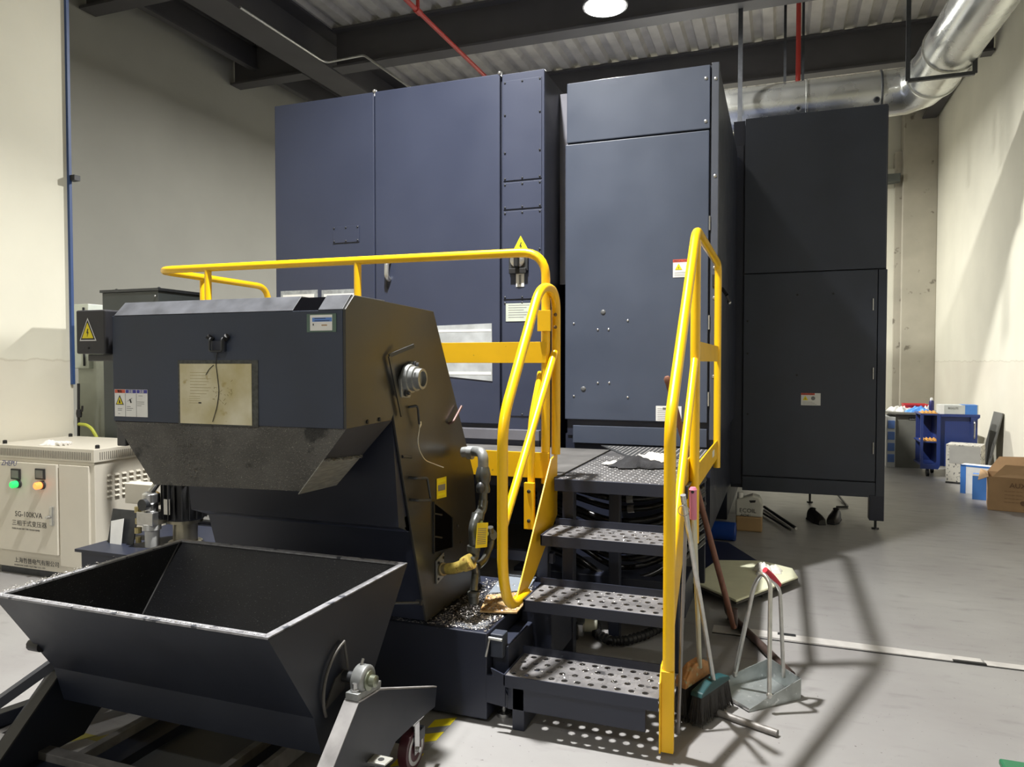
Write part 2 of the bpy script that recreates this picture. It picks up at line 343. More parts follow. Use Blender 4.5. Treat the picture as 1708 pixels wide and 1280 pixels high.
# steel beams, I sections
def ibeam(p0, p1, zb, h, w, label, tf=.03):
    mb = MB()
    (x0, y0), (x1, y1) = p0, p1
    if abs(x1-x0) > abs(y1-y0):
        y = y0; mb.box(x0, x1, y-w/2, y+w/2, zb, zb+tf).box(x0, x1, y-w/2, y+w/2, zb+h-tf, zb+h).box(x0, x1, y-.012, y+.012, zb+tf, zb+h-tf)
    else:
        x = x0; mb.box(x-w/2, x+w/2, y0, y1, zb, zb+tf).box(x-w/2, x+w/2, y0, y1, zb+h-tf, zb+h).box(x-.012, x+.012, y0, y1, zb+tf, zb+h-tf)
    o = mb.build('steel_beam', BEAM); tag(o, label, 'beam'); return o
ibeam((-5.83, 8.86), (2.58, 8.86), 5.5, .54, .24, 'dark grey steel I-beam crossing above the machine in front of the ribbed roof deck')
ibeam((-6.34, 8.86), (-7.58, 8.86), 5.5, .54, .22, 'short dark steel beam stub running into the left wall above the tall cabinet corner')
ibeam((-6.34, 6.40), (-7.58, 6.40), 5.5, .54, .22, 'short dark steel beam stub at the top left beside the blue conduit')
ibeam((-6.085, -2), (-6.085, 15.2), 5.5, .54, .45, 'wide dark steel beam running front to back along the upper left')
ibeam((-5.83, 11.3), (2.58, 11.3), 5.5, .54, .2, 'farther dark steel beam crossing behind the shiny duct')
ibeam((-7.2, -2), (-7.2, 15.2), 5.68, .36, .10, 'narrow dark edge beam at the top of the left wall')
ibeam((2.45, -2), (2.45, 15.2), 5.8, .25, .22, 'narrow dark edge beam at the top of the right wall')
ibeam((-5.83, 3.6), (2.58, 3.6), 5.5, .54, .24, 'dark steel I-beam overhead nearest the front of the stairs')
tag(MB().box(1.2, 2.0, 14.9, 15.25, 4.72, 4.86).build('bracket_beam', mat('grey green bracket', (.10, .11, .10), .6)), 'short grey green beam end beside the back column under the dark beam', 'beam')

# ceiling lamps
def make_lamp(loc, label):
    t = thing('ceiling_lamp', loc, label, 'lamp', None); x, y, z = loc
    mb = MB().lathe((x, y, z), (0, 0, 1), [(.25, 0), (.255, .02), (.20, .10), (.10, .17), (.09, .30), (.03, .32)], 28); mb.build('housing', mat('lamp housing', (.25, .25, .25), .4, .6), t)
    MB().lathe((x, y, z+.03), (0, 0, -1), [(.235, 0), (.225, .035), (.15, .065), (.02, .075)], 28).build('diffuser', LAMPE, t)
    MB().tube([(x, y, z+.3), (x, y, 6.05)], .008, 6).build('hanging_rod', STEEL, t)
    return t
LP = [((-1.87, 8.12, 5.40), 'lit round high-bay lamp hanging at the top of the picture'), ((KEY[0], KEY[1], 5.40), 'high-bay lamp hanging over the stairs, above the view'),
      ((-1.9, 13.3, 5.40), 'added high-bay lamp, unseen behind the tall cabinets, brightening the right wall'), ((-1.75, -2.4, 5.40), 'high-bay lamp hanging behind the viewer'), ((-1.75, -7.6, 5.40), 'farthest high-bay lamp behind the viewer')]
for (l, lab), li in zip(LP, (vis_light, key_light, added_corner_light, back_light, far_light)):
    t = make_lamp(l, lab); li.parent = t; li.location = (0, 0, -.06)

# pipes, conduit and hanging rods under the roof
def simple(name, mb, m, label, cat, group=None, bevel=0, kind=None):
    o = mb.build(name, m, bevel=bevel); tag(o, label, cat, group, kind); return o
t = thing('sprinkler_pipe', (-3.72, 6, 5.25), 'long red sprinkler pipe crossing the roof space above the tall cabinet', 'pipe')
MB().tube([(-3.72, 2, 5.25), (-3.72, 15.2, 5.25)], .026, 12).build('pipe_run', RED, t)
MB().tube([(-3.72, 7.2, 5.25), (-3.72, 7.2, 6.0)], .02, 10).lathe((-3.72, 7.15, 5.25), (0, 1, 0), [(.036, 0), (.036, .1)], 12).build('riser', RED, t)
p = onz(1342, 0, 5.9); q = ony(1331, 137, 10.2)
t = thing('sprinkler_drop_pipe', (q.x, 10.2, 4.75), 'red pipe dropping from the roof deck behind the shiny duct', 'pipe')
MB().tube([(q.x, 10.2, 4.75), (q.x, 10.2, 6.05)], .03, 12).build('pipe_run', RED, t)
MB().lathe((q.x, 10.2, 4.95), (0, 0, 1), [(.045, 0), (.045, .09)], 12).build('coupling', RED, t)
c0 = V((-6.0, 7.4, 5.40))
CPTS = [onx(400, 12, -5.84), onx(535, 100, -5.84), ony(545, 104, 8.6), ony(607, 92, 8.6), ony(684, 146, 8.7)]
simple('conduit', MB().tube(CPTS, .016, 10, rnd=.05), SILV, 'thin grey conduit stepping around the beam above the left cabinet', 'conduit')
for (xx, yt, yb, Y, lab) in ((1234, 20, 205, 8.9, 'grey strap hanger holding the left end of the duct'), (1309, 45, 137, 9.3, 'thin grey hanger rod between the strap hanger and the red pipe'), (1339, 30, 140, 9.6, 'thin grey hanger rod just right of the red drop pipe')):
    a = ony(xx, yb, Y)
    simple('hanger_rod', MB().bar((a.x, Y, a.z), (a.x, Y, 6.04), .05 if xx == 1234 else .03, .02, up=(0, 1, 0)), STEEL, lab, 'hanger', bevel=0)

# duct
D0, D1 = V((-1.6, 9.25, 4.46)), V((1.05, 9.25, 4.46)); R_ = .25
t = thing('air_duct', (0, 9.25, 4.46), 'shiny galvanised round duct running behind the cabinets and up along the right wall', 'duct')
MB().tube([D0, D1], R_, 36).build('straight_duct', GALV, t)
for xx in (-1.0, .25, 1.02):
    MB().lathe((xx-.012, 9.25, 4.46), (1, 0, 0), [(R_+.002, 0), (R_+.012, .004), (R_+.012, .02), (R_+.002, .024)], 36).build('joint_ring', STEEL if xx > .9 else GALV, t)
pe = V((1.48, 8.85, 4.48))
MB().tube([D1, V((1.27, 9.23, 4.46)), V((1.42, 9.10, 4.47)), pe], R_, 36).build('elbow', GALV, t)
pd = V((1.72, 5.9, 4.62)); dr = (pd-pe).normalized()
MB().tube([pe, pd], R_+.004, 36).build('straight_duct', GALV, t)
for k in (.0, .62):
    c = pe+dr*k; MB().lathe(c, dr, [(R_+.003, 0), (R_+.02, .005), (R_+.02, .03), (R_+.003, .035)], 36).build('joint_ring', GALV, t)
for xx in (1332, 1462):
    a = ony(xx, 183 if xx == 1332 else 168, 9.04); MB().lathe((a.x, 9.05-.03, a.z), (0, -1, 0), [(.032, 0), (.032, .02), (.02, .02), (.02, .008)], 16).build('test_port', STEEL, t)
a = ony(1514, 135, 8.15); b = ony(1626, 122, 8.15)
t = thing('duct_hanger', (a.x, 8.15, a.z), 'grey trapeze hanger bar crossing in front of the duct elbow', 'hanger')
MB().bar(a, b, .035, .035).build('cross_bar', STEEL, t)
MB().bar(a, (a.x, 8.15, 6.04), .04, .02, up=(0, 1, 0)).build('strap', STEEL, t)
MB().bar(b, (b.x, 8.15, 6.04), .04, .02, up=(0, 1, 0)).build('strap', STEEL, t)

# blue conduit down the edge of the near wall
t = thing('wall_conduit', (-5.12, 4.16, 0), 'slim blue conduit running down the corner edge of the near left wall', 'conduit')
MB().box(-5.149, -5.126, 4.145, 4.168, 1.28, 6.0).build('conduit_run', BLUEL, t)
a = onx(125, 297, -5.1); MB().box(-5.15, -5.08, a.y-.02, a.y+.03, a.z-.02, a.z+.02).build('clamp', BLACK, t)

# trench cover strips across the floor
t = thing('trench_cover', (.6, 4.1, 0), 'pale metal cable trench cover strip crossing the floor right of the stairs', 'floor strip')
MB().prism('z', [(-.33, 4.135), (-.33, 4.03), (.02, 4.05), (.02, 4.14)], 0, .006).build('cover_strip', TRENCH, t, bevel=.001)
MB().prism('z', [(.025, 4.13), (.025, 4.045), (.93, 4.03), (.93, 4.105)], 0, .005).build('cover_strip', TRENCH, t, bevel=.001)
MB().prism('z', [(.94, 4.09), (.94, 4.03), (2.6, 4.02), (2.6, 4.08)], 0, .004).build('cover_strip', TRENCH, t, bevel=.001)
MB().box(-.33, 2.6, 4.018, 4.03, 0, .002).box(.80, .94, 4.028, 4.05, .003, .007).build('gap_line', INK, t)
MB().box(.0, .09, 4.10, 4.125, .004, .010).build('lifting_slot', STEEL, t)

# floor hazard tape
t = thing('floor_tape', (-1.2, 2.5, 0), 'worn yellow and grey hazard tape on the floor beside the bin caster', 'tape')
for mm, y0 in ((SIGNY, 2.33), (GREYINK, 2.43), (SIGNY, 2.50), (GREYINK, 2.575), (SIGNY, 2.625)):
    MB().prism('z', [(-1.30, y0-.05), (-1.225, y0), (-1.225, y0+(.07 if mm == SIGNY else .05)), (-1.30, y0+(.02 if mm == SIGNY else .0))], .0005, .0015).build('stripe', mm, t)
t = thing('floor_tape', (-2.2, 2.0, 0), 'faded yellow and black floor tape seen through the bin cart frame', 'tape')
for k in range(7):
    MB().prism('z', [(-2.75+k*.13, 1.96+k*.045), (-2.67+k*.13, 1.96+k*.045), (-2.60+k*.13, 2.03+k*.05), (-2.68+k*.13, 2.03+k*.05)], .0005, .0012).build('stripe', mat('faded yellow tape', (.30, .27, .06), .7), t)

# ================================================================== MACHINE CABINETS
def bolts(t, pts, axis, r=.008, m=None, h=.006):
    for p in pts: MB().lathe(p, axis, [(r, 0), (r, h*.6), (r*.5, h)], 8).build('bolt', m or CHROME, t)
# -- left tall cabinet
YF = 4.65
t = thing('machine_cabinet', (-2.54, YF, 0), 'widest dark navy machine enclosure with two tall doors behind the yellow rail', 'cabinet')
MB().box(-3.60, -1.475, YF+.02, 7.6, .35, 3.37).build('body', NAVYD, t)
MB().box(-3.61, -2.752, YF-.01, YF+.03, 1.03, 3.385).build('left_panel', NAVY, t, bevel=.006)
MB().box(-2.742, -1.785, YF-.012, YF+.03, 1.03, 3.385).build('door', NAVY, t, bevel=.006)
sp = MB().box(-1.768, -1.471, YF-.012, YF+.03, .95, 3.375).build('service_column', NAVY, t, bevel=.004)
MB().box(-3.60, -1.49, YF-.06, YF+.02, .93, 1.0).build('ledge', mat('grey ledge paint', (.13, .13, .15), .45), t, bevel=.004)
MB().box(-3.60, -1.50, YF-.02, YF+.02, .80, .93).build('skirt', NAVY, t)
def cover(x0, x1, z0, z1, y=YF-.012):
    MB().box(x0, x1, y-.006, y, z0, z1).build('cover_plate', NAVY, t, bevel=.0015)
    for bx in (x0+.012, (x0+x1)/2, x1-.012):
        for bz in (z0+.012, z1-.012): bolts(t, [(bx, y-.006, bz)], (0, -1, 0), .0065, STEEL)
cover(-1.757, -1.488, 2.665, 3.325); cover(-1.757, -1.488, 2.475, 2.650); cover(-1.757, -1.488, 1.875, 2.460); cover(-1.757, -1.488, 1.09, 1.860)
cover(-3.098, -2.875, 2.325, 2.445, YF-.01)
bolts(t, [(x, YF-.02, z) for x in (-1.745, -1.50) for z in (2.85, 3.1, 2.2)], (0, -1, 0), .0065, STEEL)
# rotary isolator
a, b = (-1.71, 2.10), (-1.578, 2.25)
MB().box(a[0], b[0], YF-.04, YF-.018, 2.06, 2.178).build('switch_plate', STEEL, t, bevel=.003)
h = MB().lathe((-1.645, YF-.04, 2.13), (0, -1, 0), [(.052, 0), (.05, .015), (.043, .018)], 24).build('rotary_switch', CHROME, t)
MB().box(-1.660, -1.630, YF-.09, YF-.05, 2.08, 2.175).build('handle', BLACK, h, bevel=.006)
MB().box(-1.705, -1.585, YF-.055, YF-.03, 2.04, 2.075).build('switch_base', BLACK, t, bevel=.003)
def tri(mb, cx, z0, w, hh, y, m, mi, mark=True):
    mb.prism('y', [(cx-w/2, z0), (cx+w/2, z0), (cx, z0+hh)], y, y-.001, m)
    mb.prism('y', [(cx-w*.38, z0+hh*.10), (cx+w*.38, z0+hh*.10), (cx, z0+hh*.86)], y-.001, y-.0016, mi)
def bolt_mark(mb, cx, z0, hh, y, m):
    s_ = hh
    mb.prism('y', [(cx+.02*s_, z0+.62*s_), (cx-.09*s_, z0+.34*s_), (cx+.0*s_, z0+.36*s_), (cx-.03*s_, z0+.12*s_), (cx+.10*s_, z0+.42*s_), (cx+.02*s_, z0+.40*s_), (cx+.07*s_, z0+.60*s_)], y, y-.0006, m)
sg = MB(); tri(sg, -1.633, 2.182, .125, .112, YF-.02, 0, 1); bolt_mark(sg, -1.633, 2.182, .112, YF-.0216, 2)
tag(sg.build('warning_triangle', [SIGNY, SIGNY, INK], t), 'yellow triangle sign')
sg = MB().box(-1.665, -1.608, YF-.022, YF-.0185, 1.955, 2.052, 0).box(-1.645, -1.628, YF-.0226, YF-.022, 1.97, 2.035, 1); sg.build('switch_label', [WHITE, GREYINK], t)
sg = MB().box(-1.738, -1.545, YF-.0215, YF-.0185, 1.725, 1.845, 0)
for k in range(6): sg.box(-1.72, -1.57-.02*(k % 3), YF-.022, YF-.0215, 1.83-.016*k, 1.834-.016*k, 1)
sg.build('instruction_plate', [mat('greenish plate', (.55, .60, .52), .4), GREYINK], t)
# film documents
sg = MB().prism('y', [(-2.262, 1.705), (-1.842, 1.715), (-1.838, 1.322), (-2.262, 1.36)], YF-.017, YF-.013, 0).box(-2.255, -1.845, YF-.0185, YF-.017, 1.66, 1.675, 1).box(-2.25, -1.845, YF-.0185, YF-.017, 1.365, 1.385, 1)
tag(sg.build('taped_document', [FILM, WHITE], t), 'silvery film sheet')
for x0, x1, z1 in ((-3.565, -3.235, 1.99), (-3.2, -2.86, 1.985)):
    sg = MB().box(x0, x1, YF-.0135, YF-.0105, 1.62, z1, 0).box(x0+.02, x1-.03, YF-.0145, YF-.0135, 1.64, z1-.03, 1).box(x0+.05, x1-.06, YF-.015, YF-.0145, z1-.068, z1-.06, 2)
    sg.build('taped_document', [TAPE, WHITE, GREYINK], t)
# grab handle
g = MB().tube([(-2.63, YF-.015, 2.165), (-2.63, YF-.05, 2.155), (-2.63, YF-.055, 2.06), (-2.63, YF-.015, 2.04)], .017, 10, rnd=.02).build('grab_handle', SILV, t)
tag(g, 'chrome grab handle'); MB().tube([(-2.642, YF-.03, 2.03), (-2.645, YF-.02, 1.97)], .005, 6).build('latch_tongue', BLACK, t)
for x in (-1.787, -2.747): MB().sph((x, YF-.005, 3.39), (.016, .016, .014)).build('lifting_knob', CHROME, t)

# -- connecting filler panel between the two cabinets
simple('filler_panel', MB().box(-1.47, -1.385, 5.0, 5.04, 2.0, 3.33), mat('light grey panel', (.22, .22, .26), .5), 'narrow lighter filler panel in the gap between the two tall enclosures', 'panel')

# -- middle cabinet
YF2 = 4.85
t = thing('machine_cabinet', (-.88, YF2, 0), 'tall navy enclosure with one big door at the top of the stairs', 'cabinet')
MB().box(-1.375, -.385, YF2+.02, 6.95, .95, 3.34).build('body', NAVYD, t)
MB().box(-1.375, -.435, YF2-.012, YF2+.03, 2.935, 3.335).build('top_panel', NAVY2, t, bevel=.005)
MB().box(-1.385, -.438, YF2-.010, YF2+.03, 1.06, 2.925).build('door', NAVY2, t, bevel=.005)
MB().box(-.425, -.38, YF2-.014, YF2+.03, .95, 3.345).build('hinge_post', mat('lighter navy post', (.07, .078, .10), .4), t, bevel=.004)
MB().box(-1.33, -.44, YF2-.005, YF2+.02, .90, 1.02).build('kick_panel', NAVY2, t, bevel=.003)
MB().box(-1.39, -.42, YF2+.03, 6.9, .34, .96).build('base', NAVYD, t)
MB().box(-1.35, -.98, YF2+.1, 6.85, 0, .34).build('plinth', NAVYD, t)
for z in (2.29, 1.66, 1.17): MB().lathe((-.431, YF2-.018, z), (0, 0, 1), [(.006, 0), (.006, .09)], 8).build('hinge', CHROME, t)
bolts(t, [(-.40, YF2-.014, z) for z in (3.24, 2.63, 2.05, 1.86, 1.36)] + [(-.46, YF2-.012, 3.25), (-.46, YF2-.012, 2.98)], (0, -1, 0), .011)
MB().box(-.412, -.388, YF2-.022, YF2-.012, 1.93, 2.01).build('latch', BLACK, t, bevel=.002)
bolts(t, [tuple(ony(x, y, YF2-.010)) for x, y in ((957, 540), (997, 550), (1015, 550), (1047, 535), (957, 661), (997, 639), (1016, 639), (1047, 663))], (0, -1, 0), .007)
for x, y in ((1006, 521), (973, 649)):
    a = ony(x, y, YF2-.01); MB().sph((a.x, YF2-.010, a.z), (.018, .008, .018)).build('round_plug', mat('plug grey', (.12, .125, .13), .4), t)
def warning_label(x0, x1, z0, z1, y, parent, redw=1.0):
    sg = MB().box(x0, x1, y-.0015, y, z0, z1, 0).box(x0, x0+(x1-x0)*redw, y-.002, y-.0015, z1-(z1-z0)*.16, z1, 1)
    sg.text('PRECAUTION', (z1-z0)*.15, (x0+.004, y-.0022, z1-(z1-z0)*.14), 2, sx=.95)
    w = (x1-x0); tri(sg, x0+w*.22, z0+(z1-z0)*.42, w*.28, (z1-z0)*.36, y-.002, 3, 3); bolt_mark(sg, x0+w*.22, z0+(z1-z0)*.40, (z1-z0)*.34, y-.0037, 2)
    sg.lathe((x0+w*.62, y-.002, z0+(z1-z0)*.58), (0, -1, 0), [(w*.11, 0), (w*.11, .0006), (w*.08, .0006)], 14, 4)
    for k in range(3): sg.box(x0+w*.06, x0+w*(.8-.1*k), y-.0022, y-.0015, z0+(z1-z0)*(.08+.09*k), z0+(z1-z0)*(.10+.09*k), 4)
    return sg.build('warning_label', [WHITE, SIGNR, INK, SIGNY, GREYINK], parent)
warning_label(-.66, -.497, 2.0, 2.115, YF2-.011, t)
sg = MB().box(-.765, -.60, YF2-.0125, YF2-.011, 1.01+.055, 1.165, 0)
for k in range(7): sg.box(-.755, -.63, YF2-.013, YF2-.0125, 1.072+.012*k, 1.075+.012*k, 1)
sg.box(-.72, -.69, YF2-.013, YF2-.0125, 1.14, 1.155, 1); sg.build('paper_notice', [WHITE, GREYINK], t)
MB().tube([tuple(onx(1205, 482, -.378)), tuple(onx(1212, 492, -.33)), tuple(onx(1216, 503, -.33))], .012, 8).build('door_lever', BLACK, t)
MB().sph(tuple(onx(1216, 505, -.33)), .014).build('lever_knob', CHROME, t)

# -- right cabinet, further back
YF3 = 7.0
t = thing('machine_cabinet', (.26, YF3, 0), 'farthest tall navy enclosure standing on one leg at the right', 'cabinet')
MB().box(-.42, .845, YF3+.03, 8.3, .30, 3.64).build('body', NAVYD, t)
MB().box(-.318, .835, YF3-.005, YF3+.04, 2.255, 3.645).build('upper_panel', NAVYS, t, bevel=.004)
MB().box(-.318, .775, YF3-.01, YF3+.04, .42, 2.245).build('door', NAVYS, t, bevel=.004)
MB().box(.782, .85, YF3-.005, YF3+.04, .29, 2.245).build('door_post', NAVYS, t, bevel=.003)
MB().box(-.318, .78, YF3+.0, YF3+.04, .28, .41).build('bottom_rail', NAVYS, t, bevel=.003)
MB().box(-.44, -.328, YF3+.01, YF3+.06, .33, 3.42).build('side_strip', NAVYD, t, bevel=.003)
MB().box(.735, .85, YF3-.005, YF3+.12, .08, .30).build('leg', NAVYD, t, bevel=.004)
MB().lathe((.79, YF3+.05, 0), (0, 0, 1), [(.03, 0), (.03, .012), (.011, .014), (.011, .09)], 12).build('levelling_foot', STEEL, t)
MB().lathe((.30, 8.15, 0), (0, 0, 1), [(.03, 0), (.03, .012), (.011, .014), (.011, .31)], 12).build('levelling_foot', STEEL, t)
for y in (510, 625, 750): a = ony(1456, y, YF3-.012); MB().lathe((a.x, YF3-.014, a.z-.04), (0, 0, 1), [(.007, 0), (.007, .10)], 8).build('hinge', CHROME, t)
bolts(t, [tuple(ony(x, y, YF3-.01)) for x, y in ((1330, 492), (1390, 490), (1329, 626), (1247, 536), (1247, 590), (1247, 691))], (0, -1, 0), .009, BLACK)
warning_label(.175, .335, 1.07, 1.178, YF3-.011, t, .7)
simple('milling_machine', MB().box(-1.3, -.45, 7.0, 12.5, 0, 3.35).box(-3.5, -1.3, 7.62, 12.5, 0, 3.2), NAVYD, 'dark machine body behind the middle enclosure, its unseen rear extended to block lamp light', 'machine')  # unseen rear extended to keep lamp light off the floor
# small dark cabinet behind the hood at left
t = thing('electrical_cabinet', (-4.6, 4.4, 0), 'small dark grey cabinet standing behind the beige transformer box', 'cabinet')
MB().box(-4.87, -4.318, 4.2, 4.62, .05, 1.98).build('body', mat('dark green grey paint', (.045, .052, .052), .5), t, bevel=.004)
MB().box(-4.885, -4.305, 4.19, 4.64, 1.98, 2.0).build('lid', STEEL, t)
for x in (-4.78, -4.36): MB().sph((x, 4.25, 2.0), .014).build('lifting_stud', STEEL, t)
MB().sph((-4.335, 4.19, 1.94), .008).build('screw', CHROME, t)
t = thing('white_cabinet', (-5.1, 4.55, 0), 'pale white-green panel cabinet between the near wall and the black junction box', 'cabinet')
a = mat('pale mint enamel', (.66, .70, .63), .45)
MB().box(-5.50, -4.88, 4.50, 4.9, .0, 1.62).build('body', a, t, bevel=.004)
MB().box(-5.52, -5.33, 4.46, 4.9, 1.40, 1.93).build('upper_box', a, t, bevel=.004)
MB().tube([(-5.37, 4.45, 1.9), (-5.37, 4.45, 1.42)], .008, 6).build('corner_rod', STEEL, t)
t = thing('gas_valve', (-5.10, 4.19, 0), 'black lever valve fixed low on the corner edge of the near wall', 'valve')
for y0, y1 in ((640, 735),):
    a = onx(131, 640, -5.10); b = onx(131, 735, -5.10); MB().tube([a, b], .010, 8).build('valve_pipe', BLACK, t)
a = onx(132, 690, -5.09); MB().lathe(a, (0, 0, 1), [(.018, -.03), (.022, 0), (.018, .03)], 10).tube([a, a+V((.03, 0, .02)), a+V((.035, 0, .06))], .008, 8).build('lever', BLACK, t)
a = onx(132, 708, -5.09)
simple('earth_cable', MB().tube([a, a+V((.10, -.02, 0)), onx(153, 715, -4.95), onx(163, 733, -4.9), onx(164, 745, -4.9)], .013, 8, rnd=.03), mat('yellow green cable', (.42, .45, .05), .5), 'yellow green cable drooping from the black valve behind the transformer box', 'cable')

# ================================================================== TRANSFORMER BOX
TX0, TX1, TY0, TY1, TZ = -5.10, -4.15, 3.5, 4.10, .888
t = thing('transformer_box', (-4.62, 3.8, 0), 'beige three-phase transformer cabinet with green and orange indicator lights', 'transformer')
MB().box(TX0+.01, TX1-.01, TY0+.01, TY1-.01, .05, .80).build('body', BEIGE, t, bevel=.004)
MB().box(TX0+.03, TX1-.03, TY0+.03, TY1-.03, 0, .05).build('plinth', STEEL, t)
MB().box(TX0, TX1, TY0, TY1, .80, TZ).build('lid', BEIGE, t, bevel=.004)
mb = MB()
for k in range(58): mb.box(TX0+.03+k*.0155, TX0+.036+k*.0155, TY0-.002, TY0+.01, .815, .865)
for k in range(34): mb.box(TX1-.01, TX1+.002, TY0+.04+k*.0160, TY0+.046+k*.0160, .815, .865)
tag(mb.build('vent_slots', BEIGED, t), kind='stuff')
dx = -4.475
MB().box(TX0+.05, dx, TY0-.012, TY0+.012, .17, .775).build('door', BEIGE, t, bevel=.003)
MB().box(dx+.012, TX1-.05, TY0-.004, TY0+.012, .10, .775).build('side_panel', BEIGE, t, bevel=.003)
for j in range(7):
    for k in range(5):
        y = TY0+.10+j*.058; z = .70-k*.035
        if y < TY1-.04: MB().add([(TX1-.011, y, z+.012), (TX1-.011, y+.034, z+.012), (TX1+.004, y+.034, z), (TX1+.004, y, z), (TX1-.011, y, z-.004), (TX1-.011, y+.034, z-.004)], [(0, 1, 2, 3), (3, 2, 5, 4), (0, 3, 4), (1, 5, 2)]).build('louvre', BEIGE, t)
for x in (27.5, 68):
    a = ony(x, 791, TY0-.013); g = MB().box(a.x-.042, a.x+.042, TY0-.024, TY0-.012, a.z-.036, a.z+.036).build('panel_meter', INK, t, bevel=.002)
    MB().box(a.x-.032, a.x+.032, TY0-.026, TY0-.024, a.z-.026, a.z+.026).build('display', GLASSD, g)
for x, y, m_, l_ in ((27, 808, LEDG, 'green indicator light'), (67, 810, LEDR, 'orange indicator light')):
    a = ony(x, y, TY0-.03); g = MB().lathe((a.x, TY0-.012, a.z), (0, -1, 0), [(.029, 0), (.029, .012), (.022, .014), (.022, .02)], 18).build('lamp_ring', STEEL, t)
    tag(MB().lathe((a.x, TY0-.03, a.z), (0, -1, 0), [(.024, 0), (.024, .03), (.016, .038)], 18).build('indicator_light', m_, t), l_)
a = ony(88, 862, TY0-.012); g = MB().box(a.x-.014, a.x+.018, TY0-.03, TY0-.012, a.z-.06, a.z+.07).build('door_lock', SILV, t, bevel=.006); MB().lathe((a.x, TY0-.03, a.z), (0, -1, 0), [(.010, 0), (.010, .03)], 10).build('lock_knob', CHROME, g)
IND = mat('indigo print', (.06, .07, .22), .5)
for px_, py_, tx, sz_, m_, kw in ((25, 861, 'SG-100KVA', .052, INK, {}), (20, 875, '三相干式变压器', .042, INK, dict(sx=1.12)), (20, 882, 'THREE-PHASE DRY TYPE TRANSFORMER', .014, INK, dict(sx=1.05)), (24, 937, '上海哲普电气有限公司', .040, INK, dict(sx=1.05)), (24, 943, 'SHANGHAI ZHEPU ELECTRIC CO., LTD', .014, INK, dict(sx=1.2)), (2, 776, 'ZHEPU', .050, IND, dict(shear=.3, sx=.95))):
    MB().text(tx, sz_, ony(px_, py_, TY0-.0122), 0, **kw).build('lettering', m_, t)
for p in ((TX1-.03, TY0+.05), (TX0+.06, TY0+.05), (TX0+.06, TY1-.05), (TX1-.05, TY1-.05)): MB().lathe((p[0], p[1], TZ), (0, 0, 1), [(.014, 0), (.014, .02), (.008, .024)], 10).build('eye_bolt', BLACK, t)
def cloth_heap(name, cx, cy, z, sx, sy, h, m, label, cat, seed, rot=0, n=26, fingers=0):
    rnd = random.Random(seed); ph = [rnd.uniform(0, 6.28) for _ in range(8)]; vs = []; fs = []; A = math.cos(rot); B = math.sin(rot)
    for lay in (1, 0):
        for i in range(n+1):
            for j in range(n+1):
                u = i/n*2-1; v = j/n*2-1; ang = math.atan2(v, u); rad = max(abs(u), abs(v))
                edge = 1+.18*math.sin(3*ang+ph[0])+.12*math.sin(7*ang+ph[1])+.06*math.sin(13*ang+ph[2])
                q = math.hypot(u, v) or 1; uu = u/q*rad*edge; vv = v/q*rad*edge
                hh = (1-rad**3)*(.62+.22*math.sin(4*uu+ph[3]+3*vv)+.16*math.sin(8*vv+ph[4]-5*uu)+.06*math.sin(19*uu+ph[5]+6*vv)) if rad < 1 else 0
                X = uu*sx/2; Y = vv*sy/2
                vs.append((cx+X*A-Y*B, cy+X*B+Y*A, z+(.003+max(.0, hh)*h if lay else .0005)))
    w = n+1; K = w*w
    for i in range(n):
        for j in range(n):
            fs.append((i*w+j, i*w+j+1, (i+1)*w+j+1, (i+1)*w+j)); fs.append((K+i*w+j, K+(i+1)*w+j, K+(i+1)*w+j+1, K+i*w+j+1))
    for i in range(n): fs += [(i, i+1, K+i+1, K+i), (n*w+i+1, n*w+i, K+n*w+i, K+n*w+i+1)] if False else [(i*w, (i+1)*w, K+(i+1)*w, K+i*w), ((i+1)*w+n, i*w+n, K+i*w+n, K+(i+1)*w+n), (i+1, i, K+i, K+i+1), (n*w+i, n*w+i+1, K+n*w+i+1, K+n*w+i)]
    mb = MB(); mb.add(vs, fs, 0, True)
    if fingers:
        for k in range(fingers):
            a = rot+(-.5+k/(fingers-1))*.9; L_ = sx*.42
            mb.tube([(cx+math.cos(a)*sx*.25, cy+math.sin(a)*sy*.25, z+.012), (cx+math.cos(a)*(sx*.35+L_*.5), cy+math.sin(a)*(sx*.25+L_*.4), z+.016), (cx+math.cos(a)*(sx*.35+L_), cy+math.sin(a)*(sx*.25+L_*.7), z+.009)], .010, 8)
    o = mb.build(name, m, at=(cx, cy, z)); tag(o, label, cat); return o
a = onz(90, 742, TZ); cloth_heap('cotton_glove', a.x, a.y, TZ, .17, .12, .035, CLOTH, 'white cotton glove lying on top of the beige transformer cabinet', 'glove', 3, fingers=4)

